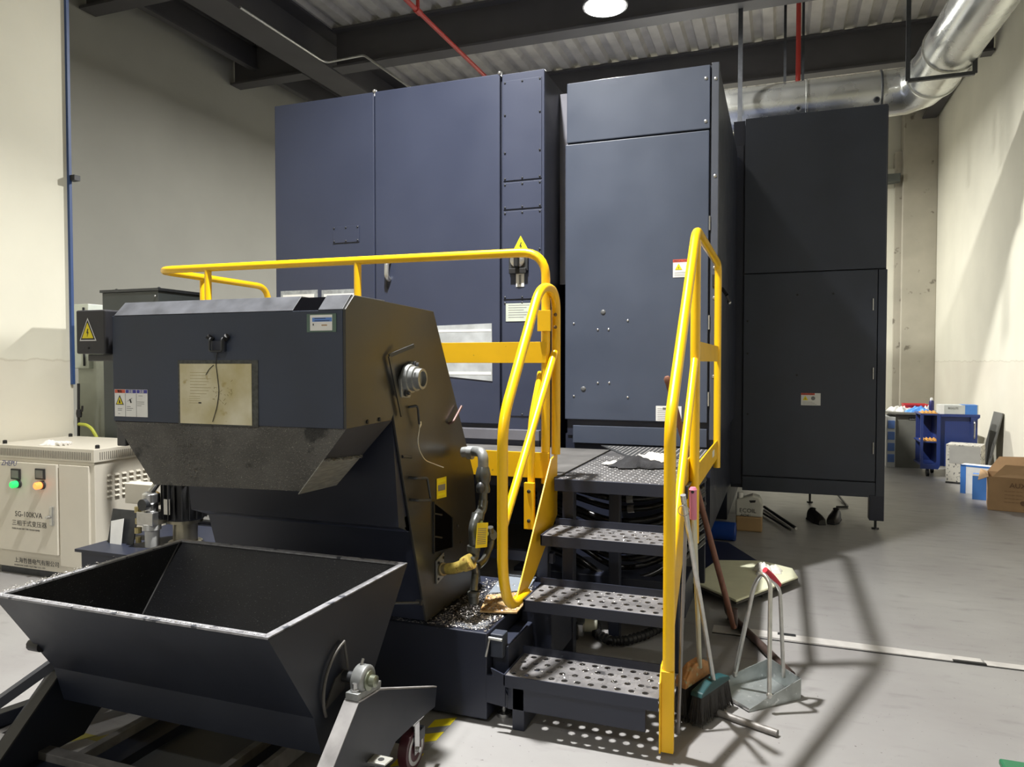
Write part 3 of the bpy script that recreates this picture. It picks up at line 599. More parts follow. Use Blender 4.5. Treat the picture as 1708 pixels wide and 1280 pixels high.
# ================================================================== COOLANT PUMP AREA behind the bin
t = thing('pump_tank', (-2.95, 3.1, 0), 'dark blue tank standing between the transformer box and the conveyor', 'tank')
MB().box(-3.40, -2.42, 2.78, 3.42, 0, .47).build('body', NAVYD, t, bevel=.005)
MB().box(-3.42, -2.40, 2.76, 3.44, .47, .485).build('lid', NAVYD, t)
t = thing('pump_motor', (-2.97, 3.05, .485), 'black ribbed upright pump motor on the dark tank lid', 'pump')
MB().lathe((-2.97, 3.05, .485), (0, 0, 1), [(.085, 0), (.085, .015), (.062, .018), (.062, .115), (.09, .118), (.09, .14)], 20).build('coupling_housing', mat('brassy steel', (.38, .35, .26), .3, .8), t)
MB().lathe((-2.97, 3.05, .62), (0, 0, 1), [(.095, 0), (.10, .01), (.10, .22), (.085, .24)], 24).build('motor_body', BLACK, t)
for k in range(20):
    a = 2*math.pi*k/20; MB().bar((-2.97+.108*math.cos(a), 3.05+.108*math.sin(a), .63), (-2.97+.108*math.cos(a), 3.05+.108*math.sin(a), .84), .005, .02, up=(math.cos(a), math.sin(a), 0)).build('cooling_fin', BLACK, t)
MB().lathe((-2.97, 3.05, .85), (0, 0, 1), [(.11, 0), (.11, .05), (.09, .06)], 24).build('fan_cover', BLACK, t)
MB().box(-3.0, -2.96, 2.935, 2.945, .66, .74).build('rating_plate', CHROME, t)
for dx_ in (-.09, .07): MB().lathe((-2.97+dx_, 2.96, .86), (0, -1, 0), [(.018, 0), (.018, .03), (.008, .035)], 10).build('cable_gland', CHROME, t)
t = thing('air_filter_regulator', (-3.10, 2.95, .485), 'silver air filter regulator with a white bowl beside the black pump motor', 'filter')
MB().box(-3.15, -3.04, 2.90, 3.0, .60, .67).lathe((-3.10, 2.95, .67), (0, 0, 1), [(.035, 0), (.035, .04), (.045, .045), (.045, .09), (.03, .10)], 16).build('regulator_body', CHROME, t, bevel=.003)
MB().lathe((-3.085, 2.94, .45), (0, 0, 1), [(.030, 0), (.036, .02), (.036, .12), (.045, .125), (.045, .155)], 18).build('filter_bowl', mat('grey white bowl', (.52, .52, .50), .4), t)
MB().lathe((-3.10, 2.92, .71), (0, -1, 0), [(.03, 0), (.03, .03)], 16).build('gauge', STEEL, t)
for k, (dz, r) in enumerate(((.50, .014), (.55, .018), (.60, .014), (.66, .017))): MB().lathe((-3.17, 2.93, dz), (0, 0, 1), [(r, 0), (r, .03)], 8).build('fitting', mat('brass fitting', (.45, .38, .18), .3, .8), t)
MB().tube([(-3.10, 2.95, .77), (-3.06, 2.98, .84), (-2.98, 2.99, .86)], .018, 10).build('air_pipe', CHROME, t)
t = thing('label_plate', (-3.30, 2.95, .485), 'leaning dark plate with a blank white sticker left of the air filter', 'plate')
MB().plate([(-3.40, 2.90, .30), (-3.22, 2.90, .30), (-3.20, 2.96, .66), (-3.38, 2.96, .66)], .006).build('plate', STEEL, t)
MB().plate([(-3.345, 2.905, .46), (-3.265, 2.905, .48), (-3.27, 2.93, .62), (-3.36, 2.93, .60)], .002).build('sticker', WHITE, t)
simple('cable_trunking', MB().box(-3.36, -3.13, 3.02, 3.10, .68, .79), BEIGE, 'short beige trunking box above the leaning label plate', 'trunking', bevel=.003)
for k in range(3):
    simple('pump_hose', MB().tube([(-2.74+.03*k, 3.0, .84), (-2.62+.03*k, 2.93, .80), (-2.56+.03*k, 2.88, .66), (-2.60+.02*k, 2.87, .50)], .012, 8, rnd=.05), BLACKG, ('left', 'middle', 'right')[k]+' one of three black hoses looping down beside the pump motor', 'hose', 'black hoses beside the pump motor')
simple('loose_hoses', MB().tube([(-2.86, 2.82, .497), (-2.72, 2.80, .497), (-2.55, 2.86, .50), (-2.46, 2.95, .50)], .011, 8, rnd=.06).tube([(-2.9, 2.85, .497), (-2.7, 2.83, .497), (-2.52, 2.93, .497)], .009, 8, rnd=.06), SILV, 'pale grey flexible tube curled on the edge of the dark tank', 'tube')

# ================================================================== CHIP CONVEYOR
XS, XL = -1.37, -2.41
t = thing('chip_conveyor', (-1.9, 2.8, .37), 'big dark navy chip conveyor head with a stained paper taped on its front', 'conveyor')
MB().prism('x', [(2.16, 1.24), (2.16, 1.62), (2.21, 1.655), (2.78, 1.65), (3.20, .93), (3.29, .372), (2.72, .372), (2.60, .77), (2.50, .81), (2.45, 1.24)], XL+.01, XS-.012).build('casing', NAVYD, t)
MB().prism('x', [(2.12, 1.225), (2.12, 1.628), (2.175, 1.680), (2.785, 1.665), (3.21, .925), (3.30, .372), (2.712, .372), (2.58, .79), (2.49, 1.085), (2.44, 1.252), (2.425, 1.232)], XS-.010, XS).build('side_plate', SIDEP, t, bevel=.002)
MB().box(XL, XS-.011, 2.12, 2.135, 1.225, 1.627).build('front_plate', HOODP, t, bevel=.002)
m_ = mat('worn bevel paint', (.10, .105, .12), .4, var=.3, scale=14)
for x0, x1 in ((XL+.01, -1.582), (-1.478, XS-.011)):
    MB().prism('x', [(2.12, 1.629), (2.172, 1.682), (2.40, 1.680), (2.40, 1.672), (2.172, 1.674), (2.126, 1.625)], x0, x1).build('top_bevel', m_, t, bevel=.001)
MB().prism('x', [(2.124, 1.626), (2.174, 1.677), (2.42, 1.676), (2.42, 1.660), (2.174, 1.662), (2.13, 1.620)], -1.583, -1.477).build('slot_dark', VOID, t)  # black piece paints in the dark of the slot
MB().prism('x', [(2.56, .80), (2.545, .84), (2.58, .845), (2.60, .80)], XL+.08, XS-.012).prism('x', [(2.575, .775), (2.545, .80), (2.60, .80)], XL+.08, XS-.012).build('ledge', NAVY, t)
# tapering discharge chute
a0, a1, a2, a3 = V((XL, 2.125, 1.222)), V((XS, 2.125, 1.228)), V((XS, 2.43, 1.232)), V((XL, 2.43, 1.222))
b0, b1, b2, b3 = V((-2.235, 2.14, .985)), V((-1.568, 2.14, 1.00)), V((-1.57, 2.36, .985)), V((-2.235, 2.36, .985))
ch = MB(); ch.plate([a0, b0, b1, a1], .004); ch.build('chute_front', CHUTE, t)
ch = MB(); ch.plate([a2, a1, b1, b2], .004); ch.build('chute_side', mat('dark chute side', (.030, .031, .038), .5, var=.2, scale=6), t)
ch = MB(); ch.plate([a0, a3, b3, b0], .004); ch.build('chute_side', CHUTE, t)
ch = MB(); ch.plate([a3, a2, b2, b3], .004); ch.build('chute_back', CHUTE, t)
def lerp(a, b, u): return a*(1-u)+b*u
o_ = V((.004, -.004, .002))
ch = MB(); ch.plate([lerp(a1, b1, .50)+o_, lerp(a1, b1, 1.06)+o_, lerp(a2, b2, 1.0)+o_, lerp(a2, b2, .55)+o_], .003)
tag(ch.build('deflector_plate', SCREEN, t), 'bare steel plate at the chute corner')
def onseg(): u = random.random(); p = lerp(a1, b1, .50)*(1-u)+lerp(a2, b2, .55)*u; return p+V((.006+random.uniform(0, .004), -.002, random.uniform(-.006, .004)))
tag(flakes(160, onseg, (.003, .007)).build('stuck_chips', CHIPM, t), kind='stuff')
def onch():
    u = random.betavariate(1, 1); v = random.random(); v = v if random.random() < .5 else random.gauss(.33, .05)
    u = min(1, max(0, u)); v = min(.98, max(.02, v)); p = lerp(lerp(a0, b0, u), lerp(a1, b1, u), v); return p+V((0, -.003, 0))
tag(flakes(700, onch, (.0012, .0028)).build('chip_spatter', CHIPM, t), kind='stuff')
# junction box at the left end
g = MB().box(-2.575, -2.425, 2.10, 2.30, 1.483, 1.652).build('junction_box', mat('black box paint', (.030, .030, .036), .45), t, bevel=.006)
sg = MB(); sg.prism('y', [(-2.555, 1.533), (-2.468, 1.533), (-2.512, 1.622)], 2.0995, 2.099, 0).prism('y', [(-2.549, 1.537), (-2.474, 1.537), (-2.512, 1.614)], 2.099, 2.0985, 2).prism('y', [(-2.541, 1.543), (-2.482, 1.543), (-2.512, 1.603)], 2.0985, 2.098, 1)
bolt_mark(sg, -2.512, 1.540, .065, 2.098, 2); sg.build('warning_triangle', [WHITE, SIGNY, INK], g)
MB().lathe((-2.51, 2.10, 1.505), (0, -1, 0), [(.004, 0), (.004, .003)], 8).build('screw', INK, g)
MB().box(-2.55, -2.42, 2.13, 2.28, 1.455, 1.481).box(-2.462, -2.418, 2.18, 2.20, 1.12, 1.47).build('cable_channel', mat('grey channel', (.07, .07, .072), .5), t, bevel=.003)
# front handle
g = MB().box(-1.925, -1.865, 2.108, 2.12, 1.488, 1.528).build('recessed_handle', NAVYD, t, bevel=.003)
MB().tube([(-1.922, 2.118, 1.538), (-1.922, 2.098, 1.535), (-1.922, 2.098, 1.49), (-1.868, 2.098, 1.49), (-1.868, 2.098, 1.535), (-1.868, 2.118, 1.538)], .004, 8, rnd=.008).build('handle_bar', STEEL, g)
for sx_ in (-1, 1): MB().tube([(-1.895+sx_*.028, 2.116, 1.532), (-1.895+sx_*.044, 2.105, 1.545)], .009, 8).build('toggle_ear', BLACK, g)
simple_line = MB().tube([(-1.905, 2.117, 1.486), (-1.910, 2.114, 1.45), (-1.903, 2.114, 1.40), (-1.895, 2.113, 1.345), (-1.905, 2.113, 1.29), (-1.925, 2.112, 1.235)], .0015, 5, rnd=.02).tube([(-1.92, 2.1135, 1.44), (-1.94, 2.1135, 1.425), (-1.955, 2.1135, 1.405)], .0013, 5)
simple_line.build('cable_tie_strand', INK, t)
# stained paper in film
sg = MB().box(-2.088, -1.728, 2.1178, 2.1198, 1.222, 1.458, 0); sg.build('film_frame', mat('grimy tape', (.055, .058, .055), .5, var=.5, scale=60), t)
sg = MB().box(-2.078, -1.755, 2.1160, 2.1178, 1.226, 1.445, 0)
for k in range(8): sg.box(-2.03, -1.955+.01*(k % 3), 2.1156, 2.116, 1.335+k*.011, 1.337+k*.011, 1)
for k in range(4): sg.box(-2.035, -1.985, 2.1156, 2.116, 1.305-.008*k+.02, 1.3065-.008*k+.02, 1)
rn = random.Random(4)
for k in range(26):
    x = -1.93+rn.uniform(0, .09); z = 1.33+rn.gauss(0, .02); L_ = rn.uniform(.004, .014); a = rn.uniform(-1.2, 1.2)
    sg.bar((x, 2.1158, z), (x+L_*math.cos(a), 2.1158, z+L_*math.sin(a)), .0009, .0009, 2)
sg.box(-1.992, -1.979, 2.1155, 2.116, 1.300, 1.305, 3)
tag(sg.build('taped_paper', [PAPERY, mat('faint print', (.42, .36, .2), .7), mat('oil scribble', (.25, .20, .08), .7), INK], t), 'oil-stained yellowed paper')
# small sticker in green film, right
sg = MB().box(-1.522, -1.405, 2.1175, 2.1195, 1.553, 1.615, 0).box(-1.508, -1.42, 2.1165, 2.1175, 1.558, 1.611, 1).box(-1.499, -1.421, 2.116, 2.1165, 1.588, 1.602, 2)
sg.box(-1.49, -1.445, 2.1156, 2.116, 1.598, 1.600, 3).box(-1.49, -1.43, 2.1156, 2.116, 1.590, 1.592, 3).box(-1.497, -1.493, 2.116, 2.1165, 1.575, 1.582, 3).box(-1.462, -1.44, 2.116, 2.1165, 1.574, 1.578, 4)
sg.build('name_sticker', [mat('green film', (.10, .16, .13), .4), WHITE, LBLUE, INK, CARD], t)
# three-part warning sign
x0, x1, z0, z1 = -2.400, -2.236, 1.243, 1.347; w = (x1-x0)/3
sg = MB().box(x0, x1, 2.1175, 2.1195, z0, z1, 0)
for k, (mm, tx) in enumerate(((1, '警告'), (2, '注意'), (2, '注意'))):
    sg.box(x0+w*k+.002, x0+w*(k+1)-.001, 2.1169, 2.1175, z1-.014, z1-.001, mm); sg.text(tx, .0115, (x0+w*(k+.5), 2.1165, z1-.012), 3 if k == 0 else 0, align='CENTER')
for k in (1, 2): sg.box(x0+w*k-.0006, x0+w*k+.0006, 2.1168, 2.1175, z0, z1-.015, 4)
sg.prism('y', [(x0+.006, 1.288), (x0+.046, 1.288), (x0+.026, 1.325)], 2.1175, 2.1168, 3).prism('y', [(x0+.011, 1.291), (x0+.041, 1.291), (x0+.026, 1.318)], 2.1168, 2.1164, 5)
sg.prism('y', [(x0+.022, 1.294), (x0+.031, 1.294), (x0+.029, 1.304), (x0+.024, 1.31)], 2.1164, 2.1162, 3)
for (xa, xb, z) in ((.016, .038, 1.272), (.016, .036, 1.266), (.018, .026, 1.253), (.062, .08, 1.281), (.06, .092, 1.274), (.06, .085, 1.267), (.12, .14, 1.322), (.113, .148, 1.299), (.113, .148, 1.292), (.113, .134, 1.285)): sg.box(x0+xa, x0+xb, 2.1169, 2.1175, z, z+.0018, 4)
sg.bar((x0+.066, 2.117, 1.302), (x0+.088, 2.117, 1.314), .0015, .0015, 4).bar((x0+.078, 2.117, 1.31), (x0+.084, 2.117, 1.296), .004, .004, 3)
sg.build('warning_label', [WHITE, SIGNR, SIGNB, INK, GREYINK, SIGNY], t)
# side plate hardware
def S(x, y): return onx(x, y, XS+.001)
g = MB(); c = S(676, 632)
g.prism('x', [(c.y-.055, c.z-.07), (c.y+.015, c.z-.075), (c.y+.06, c.z+.02), (c.y+.045, c.z+.07), (c.y-.02, c.z+.045), (c.y-.06, c.z+.0)], XS, XS+.016)
br = g.build('bearing_flange', CAST, t, bevel=.004)
MB().lathe((XS+.012, c.y, c.z), (1, 0, 0), [(.058, 0), (.055, .02), (.048, .022), (.048, .04), (.040, .042), (.040, .065), (.030, .066), (.030, .05)], 26).build('bearing_cap', CAST, br)
for dy, dz in ((-.03, -.055), (.045, .055)): MB().lathe((XS+.014, c.y+dy, c.z+dz), (1, 0, 0), [(.013, 0), (.013, .012), (.007, .013), (.007, .024)], 8).build('bolt', STEEL, br)
p0, p1, p2 = S(671, 577), S(645, 594), S(666, 694)
MB().bar(p1+V((.012, 0, 0)), p2+V((.012, 0, 0)), .018, .005, up=(1, 0, 0)).bar(p1+V((.010, 0, 0)), p0+V((.05, 0, 0)), .014, .005, up=(1, 0, 0)).build('tension_bracket', STEEL, t)
for x, y in ((613, 704), (633, 700)): bolts(t, [tuple(S(x, y))], (1, 0, 0), .008, BLACK)
q0, q1 = S(686, 678), S(692, 707)
MB().tube([q0+V((.0, -.02, -.002)), q0+V((.025, 0, .003)), q0+V((.025, .01, -.01)), q1+V((.02, 0, 0))], .005, 8, rnd=.01).build('hook', STEEL, t)
a = S(693, 708)+V((.02, 0, 0))
w_ = [a, S(691, 722)+V((.02, 0, 0)), S(689, 735)+V((.02, 0, 0)), S(692, 752)+V((.02, 0, 0)), S(698, 768)+V((.03, 0, 0)), S(710, 775)+V((.05, 0, 0)), S(718, 779)+V((.06, 0, 0))]
tag(MB().tube(w_, .0022, 6, rnd=.02).lathe(a, (0, .3, 1), [(.004, -.012), (.007, 0), (.004, .012)], 8).build('bent_wire', SILV, t), 'pale bent wire')
p0, p1 = S(763, 678), S(749, 705); MB().tube([p0+V((.02, 0, 0)), p1+V((.02, 0, .004)), p1+V((0, .0, -.005))], .006, 8, rnd=.01).build('peg_handle', mat('worn maroon peg', (.12, .07, .065), .4, .4), t)
h0, h1, h2, h3 = S(682, 797), S(700, 797), S(706, 833), S(684, 834)
MB().tube([h0, h0+V((.035, 0, 0)), h1+V((.035, 0, 0)), h2+V((.035, 0, 0)), h3+V((.035, 0, 0)), h3], .0055, 10, rnd=.012).build('lift_handle', STEEL, t)
MB().tube([S(671, 762), S(686, 763)], .006, 8).build('side_screw', STEEL, t)
# guarded hole, its dark inside painted as a black plate
pts = [S(722, 838), S(753, 862), S(753, 914), S(722, 923)]
MB().plate([p+V((.0015, 0, 0)) for p in pts], .001).build('opening_dark', VOID, t)
fr = MB()
for i in range(4): fr.bar(pts[i]+V((.004, 0, 0)), pts[(i+1) % 4]+V((.004, 0, 0)), .006, .008, up=(1, 0, 0))
fr.build('opening_frame', STEEL, t)
for y in (857, 895): MB().tube([S(722, y)+V((.008, 0, 0)), S(733, y+2)+V((.012, 0, 0))], .0035, 6).build('hinge_pin', STEEL, t)
sg = MB(); sg.plate([S(728, 799)+V((.001, 0, 0)), S(744, 795)+V((.001, 0, 0)), S(744, 829)+V((.001, 0, 0)), S(728, 833)+V((.001, 0, 0))], .0008, 0)
for a_, b_, mm in ((802, 806, 1), (810, 820, 2), (824, 828, 1)): sg.plate([S(730, a_)+V((.002, 0, 0)), S(742, a_-3)+V((.002, 0, 0)), S(742, b_-3)+V((.002, 0, 0)), S(730, b_)+V((.002, 0, 0))], .0004, mm)
sg.build('caution_label', [SIGNY, mat('label yellow strip', (.95, .85, .02), .4), GREYINK], t)
MB().tube([S(663, 1000)+V((-.17, -.12, 0)), S(703, 1003)+V((.005, -.02, 0))], .006, 8).lathe(S(703, 1003)+V((.0, -.02, 0)), (1, 0, 0), [(.012, -.012), (.012, .012)], 6).build('tie_rod', STEEL, t)
bolts(t, [tuple(S(763, 877)), tuple(S(768, 905))], (1, 0, 0), .006, STEEL)

# ---- tank under the conveyor
t = thing('coolant_tank', (-1.6, 3.0, 0), 'low dark navy coolant tank box under the conveyor, covered in metal chips', 'tank')
MB().box(-2.40, -1.092, 2.69, 3.42, .015, .365).build('body', NAVYD, t, bevel=.004)
MB().prism('y', [(-1.092, .20), (-1.045, .20), (-.985, .105), (-.99, .08), (-1.092, .09)], 2.685, 2.70).build('front_gusset', NAVYD, t)
MB().box(-1.092, -1.02, 2.75, 3.4, .06, .30).box(-1.07, -.93, 3.05, 3.38, .12, .38).build('side_channel', NAVYD, t, bevel=.004)
MB().lathe((-1.052, 2.78, 0), (0, 0, 1), [(.032, 0), (.030, .015), (.011, .02), (.011, .11)], 14).build('levelling_foot', CHROME, t)
MB().box(-1.09, -1.035, 2.72, 2.78, .26, .355).build('hook_bracket', NAVYS, t, bevel=.004)
MB().tube([(-1.088, 2.70, .345), (-1.03, 2.70, .343)], .006, 8).tube([(-1.085, 2.7, .34), (-1.09, 2.69, .30), (-1.092, 2.68, .275)], .004, 6).build('chain_hook', SILV, t)
cx = MB(); c = V((-1.0, 2.86, .055)); cx.lathe(c, (1, 0, 0), [(.03, -.02), (.055, -.018), (.055, .018), (.03, .02)], 20); w1 = cx.build('caster_wheel', BLACK, t); MB().lathe(c, (1, 0, 0), [(.02, -.024), (.02, .024)], 14).build('hub', CHROME, w1)
MB().box(-1.035, -.965, 2.83, 2.89, .10, .14).build('caster_fork', STEEL, t)
def chipfn():
    while True:
        x = random.uniform(-1.36, -1.10); y = random.uniform(2.70, 3.35)
        if random.random() < .35+.65*math.exp(-((x+1.2)**2/.01+(y-2.92)**2/.03)): return (x, y, .366+abs(random.gauss(0, .006)))
tag(flakes(3600, chipfn, (.0015, .005)).build('metal_chips', [CHIPM], t), kind='stuff')
def chipfn2(): return (random.uniform(-1.62, -1.38), 2.70+random.random()**2*.06, .367)
tag(flakes(260, chipfn2, (.0015, .004)).build('metal_chips', [CHIPM], t), kind='stuff')
tag(flakes(1600, lambda: (random.gauss(-1.27, .05), random.gauss(2.93, .08), .367+abs(random.gauss(0, .008))), (.002, .006)).build('dark_chips', mat('oily dark chips', (.02, .016, .013), .3, .5), t), kind='stuff')
g = MB().lathe((-1.18, 2.77, .366), (0, 0, 1), [(.062, 0), (.062, .003), (.056, .003)], 28).build('round_cover', mat('tank cover grey', (.12, .13, .15), .45), t)
t2 = simple('rusty_plate', MB().prism('z', [tuple(onz(x, y, .385))[:2] for x, y in ((800, 1020), (862, 1022), (893, 985), (812, 993))], .379, .385), RUST, 'small rust-brown plate lying on the tank under the yellow rail end', 'plate')
tag(flakes(300, lambda: (lambda u, v: (lerp(lerp(onz(805, 1018, .386), onz(860, 1020, .386), u), lerp(onz(815, 995, .386), onz(888, 987, .386), u), v)))(random.random(), random.random()), (.002, .005)).build('metal_chips', [CHIPM], t2), kind='stuff')
a = [onz(x, y, .375) for x, y in ((815, 990), (880, 985), (900, 955), (845, 952))]
simple('grey_tray', MB().prism('z', [tuple(p)[:2] for p in a], .366, .376), mat('blue grey tray', (.22, .25, .29), .4), 'pale blue-grey tray surface behind the rusty plate', 'tray')

# ---- coolant pipework
def P(x, y, X=-1.21): return onx(x, y, X)
t = thing('coolant_pipework', (-1.25, 2.95, .37), 'grey iron pipe assembly with a yellow elbow and a yellow tag beside the conveyor', 'pipe')
fl = onx(733, 950, XS+.004)
g = MB().prism('x', [(fl.y-.035, fl.z-.055), (fl.y+.035, fl.z-.04), (fl.y+.035, fl.z+.065), (fl.y-.035, fl.z+.045)], XS+.001, XS+.010).build('flange', CAST, t, bevel=.002)
for dy, dz in ((-.025, -.035), (.025, -.03), (-.025, .035), (.025, .045)): MB().lathe((XS+.010, fl.y+dy, fl.z+dz), (1, 0, 0), [(.006, 0), (.006, .006)], 6).build('bolt', STEEL, g)
e0 = V((XS+.01, fl.y, fl.z)); e1 = P(762, 948, -1.27); e2 = P(783, 938)
MB().lathe(e0, (e1-e0), [(.028, 0), (.028, .02), (.022, .022), (.022, .05)], 14).build('flange_neck', mat('dull brass', (.30, .25, .15), .4, .6), t)
MB().tube([lerp(e0, e1, .45), e1, e2], .024, 16, rnd=.05).lathe(e2, (e2-e1), [(.031, -.03), (.033, -.01), (.033, .012), (.028, .014)], 16).build('yellow_elbow', PIPEY, t)
MB().tube([e2, P(792, 930), P(789, 880), P(795, 862), P(804, 852), P(806, 835)], .021, 16, rnd=.05).build('lower_pipe', PIPEG, t)
for x, y, d, r in ((790, 915, (0, 0, 1), .028), (797, 862, (0, .5, 1), .028)): MB().lathe(P(x, y), d, [(r, -.012), (r, .012)], 16).build('pipe_collar', PIPEG, t)
MB().lathe(P(806, 830), (0, 0, 1), [(.018, -.02), (.018, .02), (.029, .022), (.031, .035), (.029, .045), (.026, .06), (.032, .075), (.034, .10), (.028, .125), (.024, .135)], 18).build('check_valve', PIPEG, t)
MB().sph(P(806, 812)+V((0, -.03, 0)), (.02, .02, .026)).build('valve_cap', STEEL, t)
u0, u1, u2 = P(806, 785), P(806, 757), P(795, 752, -1.26)
MB().tube([u0, u1, u2, u2+V((-.07, -.0, -.01))], .023, 16, rnd=.045).build('upper_elbow', CAST, t)
MB().lathe(u2+V((-.03, 0, -.01)), (1, 0, 0), [(.03, -.012), (.03, .012)], 14).build('pipe_collar', CAST, t)
MB().tube([e2+V((.01, .02, -.01)), P(793, 955), P(790, 985)], .016, 12).lathe(P(790, 990), (0, 0, 1), [(.012, -.05), (.022, -.04), (.022, -.01), (.026, -.008), (.026, .006), (.018, .01)], 12).build('drain_leg', PIPEG, t)
g = MB().tube([P(817, 880), P(820, 905), P(808, 935), P(797, 945)], .016, 12, rnd=.03).build('side_pipe', PIPEG, t)
MB().lathe(P(819, 893), (1, -.6, .2), [(.026, -.02), (.03, 0), (.02, .02)], 14).build('valve_body', PIPEG, t)
for x, y in ((806, 868), (816, 888)): MB().lathe(P(x, y)+V((0, -.03, 0)), (0, -1, .2), [(.011, 0), (.011, .02), (.006, .022)], 10).build('valve_nut', mat('pale green nut', (.35, .50, .32), .4), t)
c0 = [P(x, y, -1.155) for x, y in ((796, 873), (814, 872), (812, 913), (793, 915))]
sg = MB(); sg.plate(c0, .001, 0)
for k in range(9):
    u0_ = .22+.075*k; sg.plate([lerp(c0[0], c0[3], u0_)*.9+lerp(c0[1], c0[2], u0_)*.1+V((.0012, -.0006, 0)), lerp(c0[0], c0[3], u0_)*.15+lerp(c0[1], c0[2], u0_)*.85+V((.0012, -.0006, 0)), lerp(c0[0], c0[3], u0_+.03)*.15+lerp(c0[1], c0[2], u0_+.03)*.85+V((.0012, -.0006, 0)), lerp(c0[0], c0[3], u0_+.03)*.9+lerp(c0[1], c0[2], u0_+.03)*.1+V((.0012, -.0006, 0))], .0003, 1)
tag(sg.build('hanging_tag', [SIGNY, GREYINK], t), 'yellow instruction tag')

# ================================================================== TILTING CHIP BIN CART
t = thing('chip_bin_cart', (-1.8, 2.0, 0), 'large open navy tilting chip bin on a wheeled frame in the left foreground', 'cart')
RZ = .72; r0 = [V((-2.305, 1.575, RZ)), V((-1.262, 1.567, RZ)), V((-1.255, 2.36, RZ)), V((-2.312, 2.33, RZ))]
bz = .27; q0 = [V((-2.155, 1.90, .35)), V((-1.47, 1.93, .27)), V((-1.47, 2.26, .30)), V((-2.155, 2.25, .30))]
pf = [(1.575, .72), (1.775, .415), (1.81, .29), (2.0, .25), (2.09, .40), (2.345, .72)]
pi = [(1.587, .72), (1.787, .419), (1.82, .30), (1.995, .262), (2.078, .404), (2.332, .72)]
mb = MB(); XA, XB = -2.305, -1.262
def shell(pts, xa, xb, m_):
    n = len(pts); mb.add([(xa, *p) for p in pts]+[(xb, *p) for p in pts], [(i, i+1, n+i+1, n+i) for i in range(n-1)] + [tuple(range(n))[::-1], tuple(range(n, 2*n))], m_)
shell(pf, XA, XB, 0); shell(pi, XA+.007, XB-.007, 1)
r0 = [V((XA, 1.575, RZ)), V((XB, 1.575, RZ)), V((XB, 2.345, RZ)), V((XA, 2.345, RZ))]
inn = [V((XA+.007, 1.587, .72)), V((XB-.007, 1.587, .72)), V((XB-.007, 2.332, .72)), V((XA+.007, 2.332, .72))]; ib = [V((XA+.007, 1.787, .419)), V((XB-.007, 1.787, .419)), V((XB-.007, 2.078, .404)), V((XA+.007, 2.078, .404))]
mb.add(r0+inn, [(i, (i+1) % 4, (i+1) % 4+4, i+4) for i in range(4)], 0)
bn = mb.build('bin', [BINP, BININ], t, recalc=False)
for i in range(4):
    a, b = r0[i], r0[(i+1) % 4]; c_ = (r0[0]+r0[2])/2
    sg_ = lambda p: V((p.x+(.022 if p.x < c_.x else -.022), p.y+(.022 if p.y < c_.y else -.022), p.z)); ia, ib_ = sg_(a), sg_(b)
    MB().plate([a+V((0, 0, .004)), b+V((0, 0, .004)), ib_+V((0, 0, .004)), ia+V((0, 0, .004))], .006).build('rim_edge', RIMM, bn)
for i in (0, 3):
    MB().tube([lerp(inn[i], ib[i], .02), lerp(inn[i], ib[i], 1)], .004, 6).build('weld_seam', mat('weld grey', (.16, .16, .17), .5), bn)
def rimchips():
    if random.random() < .5: u = random.random(); p = lerp(r0[0], r0[1], u)+V((0, .008, .006))
    else: u = random.gauss(.2, .14); p = lerp(r0[0], r0[3], min(.95, max(0, u)))+V((.008+random.uniform(-.01, .02), 0, .006+abs(random.gauss(0, .005))))
    return p
tag(flakes(600, rimchips, (.0012, .0032)).build('rim_chips', CHIPM, bn), kind='stuff')
def inchips():
    u, v = random.random(), random.random()
    if random.random() < .75: p = lerp(lerp(inn[3], inn[2], u), lerp(ib[3], ib[2], u), v)+V((0, -.003, .003))
    else: p = lerp(lerp(inn[0], inn[3], random.betavariate(1.2, 3)), lerp(ib[0], ib[3], u), v*.6)+V((.002, 0, 0))
    return p
tag(flakes(1500, inchips, (.0007, .0018)).build('inner_chips', mat('dull chips', (.28, .28, .28), .4, .6), bn), kind='stuff')
tag(flakes(2500, lambda: (random.uniform(-2.28, -1.3), random.uniform(1.83, 2.05), .31+abs(random.gauss(0, .01))), (.002, .005)).build('bin_chips', mat('grey chips', (.12, .12, .12), .4, .6), bn), kind='stuff')
